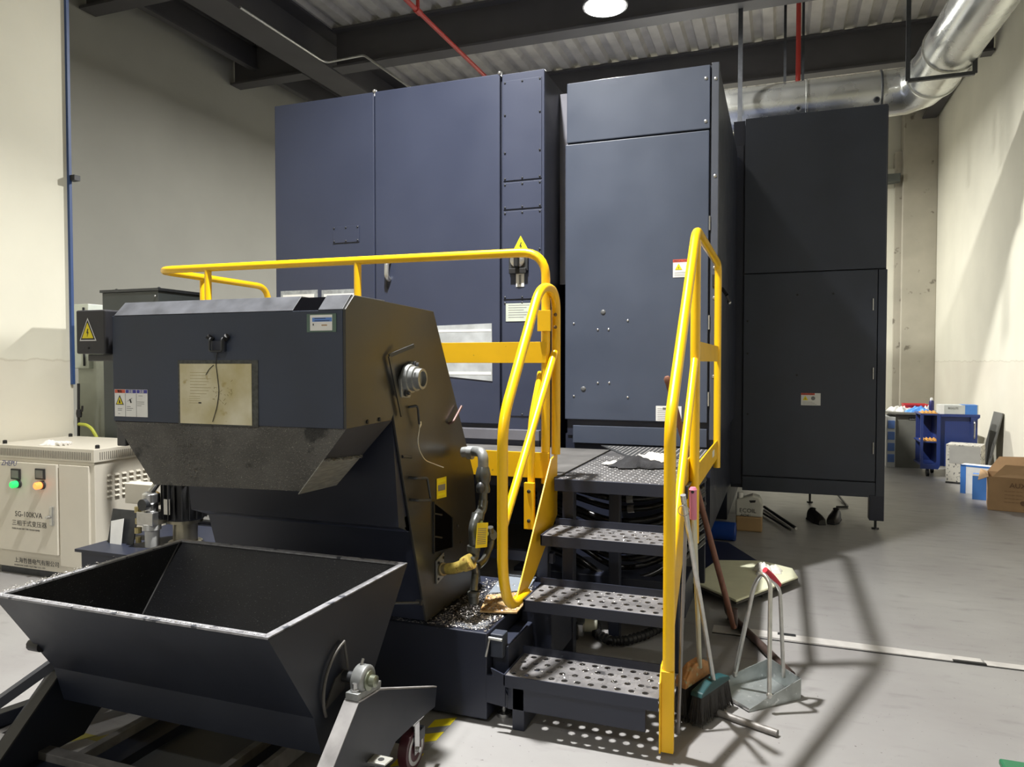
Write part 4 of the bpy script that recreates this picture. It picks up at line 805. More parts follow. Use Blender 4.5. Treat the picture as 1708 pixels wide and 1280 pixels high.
# end plates with pillow bearings, both sides
def end_plate(X, sgn):
    pts = [(1.50, .10), (1.862, .438), (1.985, .425), (2.385, .265), (2.37, .20), (2.22, .212), (2.08, .215), (1.98, .15), (1.93, .10)]
    g = MB().prism('x', pts, X-.006, X).build('end_plate', BINP, t)
    fl_ = MB().bar((X-.025*sgn, 1.50, .10), (X-.025*sgn, 1.862, .438), .05, .006).bar((X-.025*sgn, 1.862, .440), (X-.025*sgn, 1.985, .427), .05, .006).bar((X-.008*sgn, 1.985, .427), (X-.008*sgn, 2.385, .266), .016, .006)
    fl_.build('flange_strip', mat('worn grey strip', (.30, .29, .29), .5, .2, var=.3, scale=12) if sgn > 0 else mat('shade-darkened strip', (.035, .034, .032), .5), g)  # left strip's colour darkened in place of shade
    b = MB().bar((X-.025*sgn, 1.862, .452), (X-.025*sgn, 1.995, .440), .045, .022).lathe((X-.045*sgn, 1.925, .480), (sgn, 0, 0), [(.042, 0), (.045, .004), (.045, .036), (.040, .04), (.034, .041)], 26).build('pillow_bearing', CAST, t, bevel=.002)
    MB().lathe((X-.035*sgn, 1.925, .480), (sgn, 0, 0), [(.030, 0), (.030, .036), (.018, .038), (.018, .055), (.012, .057)], 20).build('bearing_insert', mat('green brass insert', (.24, .26, .20), .3, .7), b)
    for y in (1.880, 1.975): MB().lathe((X-.025*sgn, y, .455+(.006 if y < 1.9 else 0)), (0, 0, 1), [(.013, 0), (.013, .008), (.008, .009), (.008, .026)], 8).build('bolt', CHROME, b)
    MB().tube([(X-.03*sgn, 1.925, .524), (X-.03*sgn, 1.935, .540)], .005, 6).build('grease_nipple', CHROME, b)
    return g
end_plate(-1.165, 1); end_plate(-2.36, -1)
MB().tube([(-1.17, 1.925, .48), (-1.38, 1.925, .48)], .018, 12).build('pivot_shaft', STEEL, t)
# quadrant guard on the bin side
Xg = -1.27; g = MB(); g.tube([(Xg+.02, p[1], p[2]) for p in arc((0, 1.94, .46), .135, 100, 205, 12)], .005, 8).tube([(Xg+.02, 1.915, .593), (Xg+.025, 1.93, .50)], .004, 8)
g.plate([(Xg+.012, 1.82, .415), (Xg+.012, 1.93, .44), (Xg+.012, 1.93, .50), (Xg+.012, 1.88, .49)], .004)
g.build('quadrant_latch', mat('worn bracket', (.09, .085, .08), .5, .4), t)
# lugs
for z in (.235, .195):
    lg = MB().prism('z', [(-1.165, 1.905), (-1.105, 1.905), (-1.10, 1.95), (-1.165, 1.95)], z, z+.006).build('tow_lug', mat('zinc lug', (.5, .5, .46), .4, .5), t, bevel=.002)
    MB().lathe((-1.130, 1.928, z+.006), (0, 0, 1), [(.010, 0), (.010, .0006)], 14).build('lug_hole', INK, lg)
# casters
def caster(x, y):
    g = MB().lathe((x, y, .072), (1, 0, 0), [(.040, -.018), (.070, -.017), (.072, 0), (.070, .017), (.040, .018)], 28).build('caster_wheel', MAROON, t)
    MB().lathe((x, y, .072), (1, 0, 0), [(.010, -.024), (.010, -.020), (.054, -.0195), (.055, .0195), (.042, .020), (.040, .014), (.012, .015), (.010, .028)], 24).build('wheel_rim', mat('grey rim', (.42, .42, .42), .4, .4), g)
    MB().box(x+.022, x+.026, y-.020, y+.014, .06, .17).box(x-.026, x-.022, y-.020, y+.014, .06, .17).box(x-.026, x+.026, y-.03, y+.05, .168, .174).build('caster_fork', CHROME, t)
    MB().lathe((x+.026, y, .072), (1, 0, 0), [(.010, 0), (.010, .009)], 6).build('axle_nut', CHROME, t)
caster(-1.225, 2.30); caster(-2.33, 2.30); caster(-1.225, 1.55); caster(-2.62, 1.60)
# base frame rails
fr = [((-1.22, 1.50, .10), (-1.22, 2.30, .10)), ((-1.70, 1.80, .10), (-1.70, 2.30, .10)), ((-2.24, 1.80, .10), (-2.24, 2.30, .10)), ((-2.62, 1.70, .10), (-2.62, 2.30, .10))]
m_ = mat('worn frame edge', (.14, .135, .13), .55, .2, var=.4, scale=14)
MB().box(-2.75, -1.20, 1.755, 1.80, .06, .125).build('front_rail', [m_], t, bevel=.002)
MB().box(-2.75, -1.20, 1.60, 1.753, .06, .10).build('front_tray', BINP, t, bevel=.002)
MB().box(-2.75, -1.20, 2.28, 2.36, .09, .13).build('rear_rail', BINP, t, bevel=.002)
for x0, x1 in ((-2.235, -2.205), (-1.715, -1.688), (-1.60, -1.577), (-2.635, -2.605), (-2.755, -2.72)): MB().box(x0, x1, 1.80, 2.28, .06, .124).build('fork_pocket_rail', m_, t, bevel=.002)
for x0, x1 in ((-2.205, -2.10), (-1.688, -1.60), (-2.72, -2.635)): MB().box(x0, x1, 1.80, 2.28, .05, .09).build('fork_channel', BINP, t)
MB().box(-2.10, -1.715, 1.80, 2.28, .045, .055).build('floor_plate', mat('dark cart plate', (.045, .048, .05), .5), t)
MB().bar((-2.70, 1.80, .14), (-2.42, 2.3, .20), .05, .05).build('side_rail', BINP, t, bevel=.003)
MB().bar((-2.62, 1.55, .16), (-2.335, 1.85, .43), .05, .03).build('left_brace', BINP, t)
a = ony(50, 1080, 1.70); MB().lathe((a.x, 1.72, a.z), (-1, 0, 0), [(.02, -.03), (.02, .02), (.012, .03)], 10).build('latch_stub', BLACK, t)

# ================================================================== ACCESS STAIRS AND PLATFORM
SX0, SX1 = -1.0, -.405
t = thing('access_stairs', (-.7, 3.6, 0), 'dark steel work platform with three perforated treads and yellow side plates', 'stairs')
def perforated(x0, x1, y0, y1, z, nx, ny, r):
    mb = MB(); cw = (x1-x0)/(nx+.5); cd = (y1-y0)/ny; tk = .004
    for j in range(ny):
        sx = x0+(cw*.5 if j % 2 else 0); ya = y0+j*cd
        if j % 2: mb.add([(x0, ya, z), (sx, ya, z), (sx, ya+cd, z), (x0, ya+cd, z)], [(0, 1, 2, 3)])
        else: mb.add([(x1-cw*.5, ya, z), (x1, ya, z), (x1, ya+cd, z), (x1-cw*.5, ya+cd, z)], [(0, 1, 2, 3)])
        for i in range(nx):
            cx = sx+(i+.5)*cw; cy = ya+cd/2; vs = []
            for k in range(16):
                a = 2*math.pi*k/16; c, s_ = math.cos(a), math.sin(a); q = 1/max(abs(c), abs(s_))
                vs += [(cx+r*c, cy+r*s_, z+.0015), (cx+q*c*cw/2, cy+q*s_*cd/2, z), (cx+r*c, cy+r*s_, z-tk)]
            mb.add(vs, [f for k in range(16) for f in ((3*k, 3*k+1, 3*((k+1) % 16)+1, 3*((k+1) % 16)), (3*k, 3*((k+1) % 16), 3*((k+1) % 16)+2, 3*k+2))])
    return mb
TR = [(2.65, .225), (2.886, .449), (3.12, .671)]
for (y, z) in TR:
    g = perforated(SX0, SX1, y+.004, y+.235, z, 11, 4, .0125).build('tread', TREAD, t, recalc=False)
    MB().box(SX0-.005, SX1, y, y+.005, z-.045, z+.001).build('tread_nosing', NAVYD, g)
    MB().box(SX0-.005, SX1, y+.235, y+.242, z-.03, z+.032).build('tread_upstand', NAVYD, g)
    MB().box(SX0-.006, SX0, y, y+.24, z-.04, z+.004).build('tread_end', NAVYD, g)
    tag(flakes(260, lambda: (random.uniform(SX0, SX1), y+.01+.22*random.random()**.7, z+.002), (.0012, .0035)).build('tread_chips', CHIPM, g), kind='stuff')
MB().prism('y', [(-1.06, .245), (-1.0, .225), (-1.0, .10), (-1.03, .16)], 2.652, 2.66).build('corner_plate', NAVYD, t)
MB().box(SX0, SX1-.05, 2.68, 2.70, .08, .175).box(-.98, -.93, 2.68, 2.9, .0, .17).build('bottom_riser', NAVYD, t, bevel=.003)
# deck
MB().box(SX0, SX1+.02, 3.36, 4.80, .884, .892).build('deck_plate', DECK, t)
MB().box(SX0-.01, SX1+.02, 3.350, 3.362, .835, .893).build('deck_nosing', NAVYD, t, bevel=.002)
MB().box(-3.56, SX0-.02, 3.40, 4.60, .884, .892).build('deck_plate', mat('plain deck steel', (.16, .155, .15), .5, .3, var=.25, scale=6), t)
MB().prism('z', [(-1.12, 4.79), (-.86, 4.30), (-.42, 4.30), (-.42, 4.79)], .892, .897).build('checker_mat', mat('rubber checker mat', (.05, .052, .055), .5), t)
mb = MB(); j = 0; y = 3.385
while y < 4.28:
    x = SX0+.02+(.02 if j % 2 else 0)
    while x < SX1:
        mb.sph((x, y, .892), (.010 if j % 2 else .005, .005 if j % 2 else .010, .0022), 6, half=True); x += .042
    y += .030; j += 1
y = 4.32; j = 0
while y < 4.78:
    x = -1.05
    while x < -.43:
        if x > -.86-(y-4.30)*.53+.02: mb.sph((x, y, .897), (.007, .004, .002), 6, half=True)
        x += .028
    y += .026; j += 1
tag(mb.build('checker_bumps', mat('worn bump steel', (.20, .195, .19), .4, .4), t), kind='stuff')
tag(flakes(420, lambda: (random.uniform(SX0, SX1), random.uniform(3.37, 4.2), .894), (.0012, .003)).build('deck_chips', CHIPM, t), kind='stuff')
# legs and braces
for nm, a, b in (('leg', (-.955, 3.42, 0), (-.955, 3.42, .884)), ('leg', (-.46, 3.46, 0), (-.46, 3.46, .884)), ('leg', (-.80, 3.75, 0), (-.80, 3.75, .884)), ('leg', (-1.10, 3.47, .05), (-1.10, 3.47, .884)), ('leg', (-3.40, 3.47, 0), (-3.40, 3.47, .884)), ('leg', (-.46, 4.70, 0), (-.46, 4.70, .884))):
    MB().box(a[0]-.028, a[0]+.028, a[1]-.028, a[1]+.028, a[2], b[2]).build(nm, NAVYD, t, bevel=.003)
MB().box(-3.56, -1.0, 3.41, 3.45, .835, .884).build('front_beam', NAVYD, t)
MB().box(-3.5, -1.05, 3.46, 3.50, .45, .50).build('cross_brace', NAVYD, t)
# yellow side plates
def Lp(x, y): a = onx(x, y, -1.03); return (a.y, a.z)
lp = [Lp(927, 768), Lp(936, 760), Lp(933, 895), Lp(906, 957), Lp(873, 1008), Lp(870, 1003), Lp(882, 965)]
MB().prism('x', [(3.36, .985), (3.46, 1.005), (3.46, .70), (3.12, .50), (2.90, .415), (2.84, .43), (2.93, .52)], -1.034, -1.028).build('side_plate', YELD, t)
MB().prism('x', [(2.665, .02), (2.745, .02), (2.90, .22), (3.10, .42), (3.56, .78), (3.56, 1.0), (3.44, 1.0), (3.05, .62), (2.80, .34), (2.70, .33), (2.665, .28)], -.404, -.398).build('side_plate', YELD, t)

# rails
RT = .022
XR = -1.03
t = thing('guard_rail', (-2.3, 3.4, .89), 'long yellow tube guard rail along the left platform edge with flat mid band', 'railing')
def L(y, z, x=XR): return (x, y, z)
MB().tube([(-1.07, 3.40, .86), (-1.07, 3.40, 1.985), (-3.51, 3.40, 2.0), (-3.53, 4.45, 2.0), (-3.53, 4.45, .90)], RT, 14, rnd=.13, seg=8).build('top_rail', YEL, t)
for x, y in ((-2.12, 3.40), (-3.12, 3.40), (-3.53, 3.80)): MB().tube([(x, y, .90), (x, y, 1.985)], RT-.002, 12).build('post', YEL, t)
MB().box(-3.50, -1.06, 3.375, 3.383, 1.447, 1.549).build('mid_band', YELD, t, bevel=.001)
MB().box(-3.50, -1.045, 3.372, 3.380, .888, 1.012).build('toe_board', YELD, t, bevel=.001)
t = thing('stair_handrail', (-1.03, 3.0, .4), 'left yellow stair handrail with looped top and curved bottom end', 'railing')
MB().tube([L(3.0, .445), L(2.78, .45), L(2.705, .60), L(2.705, 1.215), L(3.19, 1.80), L(3.44, 1.80), L(3.44, 1.0)], RT, 14, rnd=.11, seg=8).build('handrail', YEL, t)
MB().tube([L(3.42, 1.50), L(2.72, .80)], RT-.004, 12).build('mid_rail', YEL, t)
MB().tube([L(3.42, 1.40, -1.10), L(3.30, 1.16, -1.11), L(3.30, .72, -1.11)], RT-.004, 12, rnd=.08).build('brace_tube', YEL, t)
g = MB().box(-1.135, -1.085, 3.265, 3.285, .66, .88).build('mount_plate', YELD, t, bevel=.001); bolts(g, [(-1.11, 3.265, .70), (-1.11, 3.265, .84)], (0, -1, 0), .009, STEEL)
g = MB().box(-1.10, -1.035, 3.36, 3.375, 1.60, 1.70).build('clamp_plate', YELD, t, bevel=.001); bolts(g, [(-1.022, 3.40, 1.62), (-1.022, 3.40, 1.68)], (.6, -1, 0), .009, mat('rusty bolt', (.2, .12, .05), .5, .5))
XQ = -.375
t = thing('stair_handrail', (-.38, 3.5, 0), 'right yellow handrail running from the floor up the stairs to the cabinet', 'railing')
MB().tube([(XQ, 2.70, .22), (XQ, 2.70, 1.235), (XQ, 3.53, 2.07), (XQ, 4.82, 2.07), (XQ, 4.82, .78)], RT, 14, rnd=.09, seg=8).build('handrail', YEL, t)
MB().box(XQ-.024, XQ+.022, 2.676, 2.70, .02, .32).build('foot_plate', YELD, t, bevel=.002)
MB().tube([(XQ, 3.52, .60), (XQ, 3.52, 2.02)], RT+.001, 12).build('post', YEL, t)
MB().tube([(XQ, 3.50, 1.46), (XQ-.004, 2.715, .62)], RT-.004, 12).build('mid_rail', YEL, t)
MB().box(XQ-.004, XQ+.004, 3.52, 4.82, 1.455, 1.552).build('mid_band', YELD, t)
g = MB().box(XQ-.004, XQ+.004, 3.54, 4.82, .84, .955).build('toe_board', YELD, t); MB().box(XQ+.004, XQ+.0046, 4.45, 4.58, .885, .925).box(XQ-.0046, XQ-.004, 4.50, 4.60, .89, .93).build('size_sticker', WHITE, g)

# rags on the deck
a = onz(1070, 775, .9); cloth_heap('charcoal_rag', a.x, a.y-.04, .897, .30, .24, .058, DCLOTH, 'crumpled charcoal rag lying on the platform deck', 'rag', 11, rot=.2)
a = onz(1022, 773, .9); cloth_heap('work_glove', a.x+.01, a.y-.02, .899, .10, .10, .016, mat('cream cloth', (.62, .60, .55), .9), 'small pale cloth corner lying left of the charcoal rag', 'glove', 5, rot=.3)
a = onz(1095, 768, .9); cloth_heap('work_glove', a.x-.02, a.y+.0, .899, .16, .20, .055, mat('cream cloth', (.62, .60, .55), .9), 'cream work glove bunched at the right of the charcoal rag', 'glove', 8, rot=1.2)

# hoses under the deck
for k in range(11):
    z = .80-.045*k+random.uniform(-.01, .01); y = 3.95+.03*(k % 3); sag = .05+.012*k
    pts = [(-1.35, y+.1, z+.02), (-1.08, y, z-.02), (-.85, y-.03, z-sag), (-.62, y-.02, z-sag*.6), (-.48, y+.05, z+.03), (-.40, y+.25, z+.08)]
    g = MB().tube(pts, .017, 10, rnd=.12).build('hydraulic_hose', BLACKG, at=(-.85, y, 0)); tag(g, ('first', 'second', 'third', 'fourth', 'fifth', 'sixth', 'seventh', 'eighth', 'ninth', 'tenth', 'lowest')[k]+' black hydraulic hose from the top of the bundle under the platform deck', 'hose', 'hose bundle under the platform')
    u = random.choice((2, 3)); p = V(pts[u]); q = V(pts[u+1]); mm = MB().lathe(lerp(p, q, .3), (q-p), [(.021, 0), (.021, .035)], 8); mm.build('hose_clip', SILV, g)
simple('hose_tray', MB().box(-1.4, -.45, 3.85, 4.2, .12, .30), NAVYD, 'dark pan under the hose bundle beneath the platform', 'pan', bevel=.005)
# corrugated hose and valve fitting under the lower treads
t = thing('drain_hose', (-.8, 3.4, 0), 'black ribbed drain hose lying in a loop under the lower stair treads', 'hose')
hp = [onz(x, y, .03) for x, y in ((995, 1042), (995, 1058), (1020, 1070), (1045, 1069), (1075, 1060), (1100, 1048), (1125, 1030))]
MB().tube(hp, .021, 12, rnd=.06).build('hose_core', BLACK, t)
for k in range(26):
    u = k/26*(len(hp)-1); i = int(u); p = lerp(hp[i], hp[i+1], u-i); d = hp[i+1]-hp[i]; MB().lathe(p, d, [(.020, -.004), (.026, 0), (.020, .004)], 12).build('hose_rib', BLACK, t)
a = onz(982, 1050, .04); g = MB().lathe(a+V((-.02, 0, .02)), (1, .2, 0), [(.034, 0), (.034, .06), (.028, .065)], 16).build('hose_collar', mat('cream collar', (.6, .6, .5), .4), t)
a = onz(958, 1052, .05); g = MB().lathe(a, (1, .1, 0), [(.022, -.02), (.045, -.018), (.045, .018), (.022, .02)], 18).build('valve_wheel', BLACK, t); MB().box(a.x+.0, a.x+.05, a.y-.02, a.y+.02, a.z-.02, a.z+.04).build('valve_body', CHROME, t)

# ================================================================== CLEANING TOOLS
def mop(name, label, top, foot, r, m, extra=None):
    t = thing(name, (foot[0], foot[1], 0), label, 'broom'); MB().tube([top, foot], r, 10).build('handle', m, t); return t
def broom_head(t, c, ang, wood, brm, w, h, bl, tilt=0):
    R = Matrix.Rotation(ang, 3, 'Z') @ Matrix.Rotation(tilt, 3, 'Y'); c = V(c)
    prof = [(-w/2, 0), (-w/2+.01, h*.5), (-w*.16, h), (w*.16, h), (w/2-.01, h*.5), (w/2, 0)]
    mb = MB(); n = len(prof); vs = [R @ V((p[0], s_*.026*(1 if p[1] < h*.6 else .7), p[1])) + c for s_ in (-1, 1) for p in prof]
    mb.add(vs, [tuple(range(n))[::-1], tuple(range(n, 2*n))] + [(i, (i+1) % n, (i+1) % n+n, i+n) for i in range(n)]); mb.build('broom_block', wood, t, bevel=.004)
    b = MB(); rn = random.Random(2)
    for i in range(46):
        for j in range(6):
            u = (i+.5)/46*2-1; v = (j+.5)/6*2-1; p = c+R @ V((u*w*.48, v*.020, .002)); q = c+R @ V((u*w*.56+rn.uniform(-.006, .006), v*.036+rn.uniform(-.008, .008), -bl+rn.uniform(0, .012)))
            b.tube([p, q], .0022, 3, caps=False, rs=[.0026, .0016])
    b.box(0, 0, 0, 0, 0, 0); tag(b.build('bristles', brm, t), kind='stuff')
    mm = MB(); vs = [R @ V(p) + c for p in [(-w*.47, -.02, 0), (w*.47, -.02, 0), (w*.47, .02, 0), (-w*.47, .02, 0), (-w*.52, -.028, -bl*.8), (w*.52, -.028, -bl*.8), (w*.52, .028, -bl*.8), (-w*.52, .028, -bl*.8)]]
    mm.add(vs, [(0, 1, 2, 3), (4, 7, 6, 5), (0, 4, 5, 1), (1, 5, 6, 2), (2, 6, 7, 3), (3, 7, 4, 0)]); mm.build('bristle_core', brm, t)
# teal broom: handle leans on the stair post
hd = V((-.265, 3.06, .0)); blk = onz(1183, 1175, .12)
blk = V((-.255, 3.07, .118))
t = thing('push_broom', (blk.x, blk.y, 0), 'broom with a teal head and black bristles leaning on the right handrail', 'broom')
top = onx(1141, 838, -.335); MB().tube([blk+V((.01, .0, .03)), top], .010, 12).build('handle', SILV, t)
g = MB().tube([top, top+(top-blk).normalized()*.03], .011, 12).build('handle_cap', CHROME, t)
rg = MB().tube([top+V((p[0], 0, p[2]))+V((0, -.012, -.03)) for p in arc((0, 0, 0), .020, 0, 350, 16, 'xz')], .0015, 6, caps=False).build('hanging_ring', CHROME, t)
broom_head(t, blk, 1.18, TEAL, BRIST, .25, .035, .115)
# wooden broom with pink grip
bw = V((-.322, 3.09, .135))
t = thing('push_broom', (bw.x, bw.y, 0), 'broom with a worn orange wooden head and a pink handle grip', 'broom')
top = onx(1156, 822, -.310); MB().tube([bw+V((.02, .0, .05)), top], .010, 12).build('handle', mat('pale gold tube', (.60, .58, .45), .3, .6), t)
d = (bw-top).normalized(); g = MB().tube([top-d*.01, top+d*.11], .014, 12).lathe(top-d*.012, (0, 0, 1), [(.012, -.008), (.016, 0), (.010, .01)], 12).build('grip', PINK, t)
MB().lathe(top-d*.005+V((0, -.014, 0)), (0, -1, 0), [(.006, 0), (.006, .003)], 10).build('hang_hole', INK, g)
broom_head(t, bw, 1.18, WOODB, BRIST, .24, .075, .13)
# thin steel bar leaning
t0 = onx(1150, 820, -.345); b0_ = onz(1131, 1225, 0)
simple('steel_bar', MB().tube([onz(1131, 1225, .0), onx(1144, 870, -.352)], .0075, 10), mat('dull steel bar', (.28, .27, .28), .35, .7), 'thin dull steel bar leaning upright between the handrail foot and the brooms', 'bar')
# squeegee with red-brown pole
t = thing('floor_squeegee', (-.19, 4.0, 0), 'floor squeegee with a long red-brown pole leaning against the platform', 'squeegee')
base = V((-.215, 3.97, .06)); ptop = ony(1113, 632, 3.62)
MB().tube([base, ptop], .0155, 12).lathe(ptop, (ptop-base), [(.017, -.02), (.018, 0), (.010, .012)], 12).build('pole', WOODR, t)
hL, hR = onz(1214, 1034, .0), onz(1320, 1134, .0)
g = MB(); pts = [hL+V((-.02, .10, .06)), hL+V((0, -.0, .05)), lerp(hL, hR, .3)+V((0, 0, .035)), lerp(hL, hR, .65)+V((0, 0, .03)), hR+V((0, 0, .022))]
MB().tube([base+V((0, 0, .10)), base, lerp(hL, hR, .12)+V((0, 0, .04))], .019, 12, rnd=.05).build('socket', WOODD, t)
MB().tube([hL+V((-.01, .06, .09)), hL+V((0, 0, .045)), lerp(hL, hR, .3)+V((0, 0, .032)), lerp(hL, hR, .65)+V((0, 0, .028)), hR+V((0, 0, .02))], .020, 12, rnd=.06, rs=None).build('head_bar', WOODD, t)
MB().bar(hL+V((0, .01, .012)), hR+V((0, .01, .010)), .008, .024).build('rubber_blade', BLACK, t)
# stick on the floor
simple('floor_pipe', MB().tube([onz(1196, 1189, .014), onz(1297, 1224, .014)], .014, 14), mat('dirty grey pipe', (.20, .19, .18), .5, .3, var=.4, scale=30), 'short dirty grey pipe lying on the floor in front of the dustpan', 'pipe')
# dustpan with three-legged handle
t = thing('dustpan', (-.05, 3.25, 0), 'galvanised long-handled dustpan standing on the floor with a red grip', 'dustpan')
FL, FR_, BR, BL_ = onz(1182, 1165, .006), onz(1252, 1187, .006), onz(1336, 1168, .006), onz(1290, 1112, .006)
LB = onz(1215, 1130, .006)
A_, B_, C_, D_ = onz(1190, 1152, .005), onz(1250, 1187, .005), onz(1336, 1165, .005), onz(1283, 1128, .005)
MB().plate([A_, B_, C_, D_], .004).build('pan_floor', ZINC, t)
up = V((0, 0, .075))
for nm, p, q, h0_, h1_ in (('side_wall', B_, C_, .008, .085), ('back_wall', C_, D_, .085, .085), ('side_wall', D_, A_, .085, .035)):
    MB().plate([p, q, q+V((0, 0, h1_)), p+V((0, 0, h0_))], .003).build(nm, ZINC, t)
MB().bar(A_+V((0, 0, .004)), B_+V((0, 0, .004)), .012, .006).build('front_lip', CHROME, t)
tb = ony(1275, 957, 3.50)
a1_, a2_ = onz(1284, 1165, .05), onz(1309, 1140, .06)
Pc = lerp(B_, C_, .5)
f1 = ony(1283, 1160, 3.17); f2 = ony(1307, 1130, 3.36); f3 = ony(1226, 1124, 3.36)
f1 = V((f1.x, f1.y, max(f1.z, .02)))
tp1 = ony(1262, 958, 3.22); tp2 = ony(1292, 965, 3.40)
MB().tube([f3, ony(1258, 975, 3.30), ony(1272, 955, 3.25), ony(1285, 972, 3.22), f1], .0095, 12, rnd=.05, seg=8).build('handle_loop', SILV, t)
MB().tube([ony(1268, 957, 3.26), ony(1290, 968, 3.30), ony(1301, 985, 3.34), f2], .0085, 12, rnd=.04, seg=6).build('handle_leg', SILV, t)
MB().tube([ony(1276, 951, 3.262), ony(1288, 962, 3.29), ony(1299, 976, 3.335)], .0125, 12, rnd=.02).build('grip', mat('red grip', (.50, .02, .04), .5), t)
MB().sph(f3, (.013, .013, .018)).sph(f1, (.013, .013, .016)).build('flattened_end', SILV, t)

# ================================================================== LOW STOOL
sz = .055
s4 = [onz(x, y, sz) for x, y in ((1150, 972), (1228, 1006), (1331, 966), (1322, 952), (1270, 939), (1195, 938))]
t = thing('kneeling_board', (-.2, 4.85, 0), 'pale foam-topped board lying on the floor behind the dustpan', 'board')
MB().plate(s4, .010).build('base_board', mat('dark board edge', (.06, .055, .045), .6), t)
MB().prism('z', [(p.x, p.y) for p in s4], sz+.001, sz+.016).build('foam_pad', FOAM, t, bevel=.006)
cc = V((-.2, 4.87, 0))
for dx_, dy_ in ((-.16, -.10), (.08, -.10), (.12, .22), (-.12, .25)): MB().box(cc.x+dx_-.03, cc.x+dx_+.03, cc.y+dy_-.03, cc.y+dy_+.03, 0, sz-.011).build('foot_block', BLACK, t)
a = onz(1278, 957, sz+.016); cloth_heap('white_cloth', a.x, a.y+.05, sz+.016, .17, .20, .06, CLOTH, 'white cloth bunched on the foam-topped board behind the dustpan grip', 'rag', 21)

# ================================================================== THINGS UNDER THE FAR CABINET
a = onz(1252, 887, 0); c = V((-.24, 6.62, 0))
t = thing('jerrycan', (c.x, c.y, 0), 'white plastic jerrycan part filled with amber liquid beside a blue roll', 'jerrycan')
MB().prism('y', [(c.x-.11, .13), (c.x+.11, .13), (c.x+.11, .25), (c.x+.085, .30), (c.x+.03, .315), (c.x-.06, .28), (c.x-.11, .27)], c.y-.07, c.y+.07).build('upper_body', CANW, t, bevel=.015)
MB().box(c.x-.108, c.x+.108, c.y-.068, c.y+.068, 0, .13).build('filled_body', CANO, t, bevel=.012)
MB().lathe((c.x-.075, c.y, .27), (0, 0, 1), [(.024, 0), (.024, .05), (.020, .055)], 14).build('cap', WHITE, t)
MB().prism('y', [(c.x+.0, .27), (c.x+.055, .275), (c.x+.05, .255), (c.x+.01, .25)], c.y-.072, c.y-.06).build('handle_gap', INK, t)
sg = MB().text('ECOIL', .05, (c.x-.08, c.y-.071, .165), 0).text('AO41', .035, (c.x-.07, c.y-.071, .13), 0); sg.build('print', INK, t)
a = onz(1165, 893, 0); b = onz(1245, 893, 0)
t = thing('blue_roll', (-.45, 6.2, 0), 'blue plastic drum roll lying on the floor left of the jerrycan', 'roll')
MB().tube([(-.95, 6.20, .075), (-.335, 6.18, .075)], .075, 22).build('roll_body', BLUEM, t); MB().lathe((-.335, 6.18, .075), (1, 0, 0), [(.075, 0), (.07, .01), (.045, .012), (.045, .0)], 22).build('end_cap', BLUEM, t)
for k, (p, q, r, lab) in enumerate((((1275, 846), (1327, 881), .014, 'black rod with pale tip lying on the floor behind the jerrycan'), ((1262, 850), (1318, 884), .010, 'thinner black rod lying beside the pale-tipped rod'))):
    P0, P1 = onz(*p, .02), onz(*q, .02); o = simple('floor_rod', MB().tube([P0, P1], r, 10), BLACK, lab, 'rod')
    if k == 0: MB().tube([P1, P1+(P1-P0).normalized()*.02], .012, 10).build('rod_tip', SILV, o)
P0 = [onz(1398, 826, .03), onz(1408, 838, .015), onz(1415, 846, .012), onz(1395, 846, .012)]
simple('black_cable', MB().tube(P0, .010, 8, rnd=.05), BLACK, 'black cable end bent on the floor under the far cabinet', 'cable')
for k, (x, ang) in enumerate(((1362, .35), (1392, -.25))):
    a = onz(x, 874, 0); R = Matrix.Rotation(ang, 3, 'Z')
    t = thing('black_shoe', (a.x, a.y+.06, 0), ('left' if k == 0 else 'right')+' black work shoe of the pair on the floor under the far cabinet', 'shoe')
    c = V((a.x, a.y+.07, 0)); mb = MB(); ring = []; prof = [(-.13, .030, .035), (-.10, .045, .055), (-.04, .050, .075), (.02, .046, .085), (.07, .045, .098), (.12, .040, .095), (.135, .025, .08)]
    vs = []
    for (yy, hw, hh) in prof:
        for q in range(10):
            an = math.pi*q/9; vs.append(R @ V((hw*math.cos(an), yy, .012+hh*math.sin(an)**.7)) + c)
    n = len(prof); mb.add(vs, [(i*10+j, i*10+j+1, (i+1)*10+j+1, (i+1)*10+j) for i in range(n-1) for j in range(9)] + [tuple(range(9, -1, -1)), tuple(range((n-1)*10, n*10))] + [(i*10, (i+1)*10, (i+1)*10+9, i*10+9) for i in range(n-1)], 0, True)
    mb.build('upper', mat('black leather', (.020, .018, .018), .4), t)
    MB().prism('z', [tuple((R @ V((x_, y_, 0))+c))[:2] for x_, y_ in ((-.03, -.135), (.03, -.135), (.054, -.05), (.045, .06), (.042, .13), (-.042, .13), (-.045, .06), (-.054, -.05))], 0, .014).build('sole', BLACK, t)
    MB().sph(c+R @ V((0, .08, .108)), (.028, .040, .010), 10).build('shoe_opening', INK, t)
a = [onz(x, y, .05) for x, y in ((1170, 900), (1215, 905), (1268, 938), (1240, 948), (1170, 950))]
simple('blue_tray', MB().prism('z', [(p.x, p.y) for p in a], .004, .05), mat('midnight blue sheet', (.012, .018, .06), .5), 'dark midnight-blue flat tray on the floor beyond the foam-topped board', 'tray', bevel=.004)

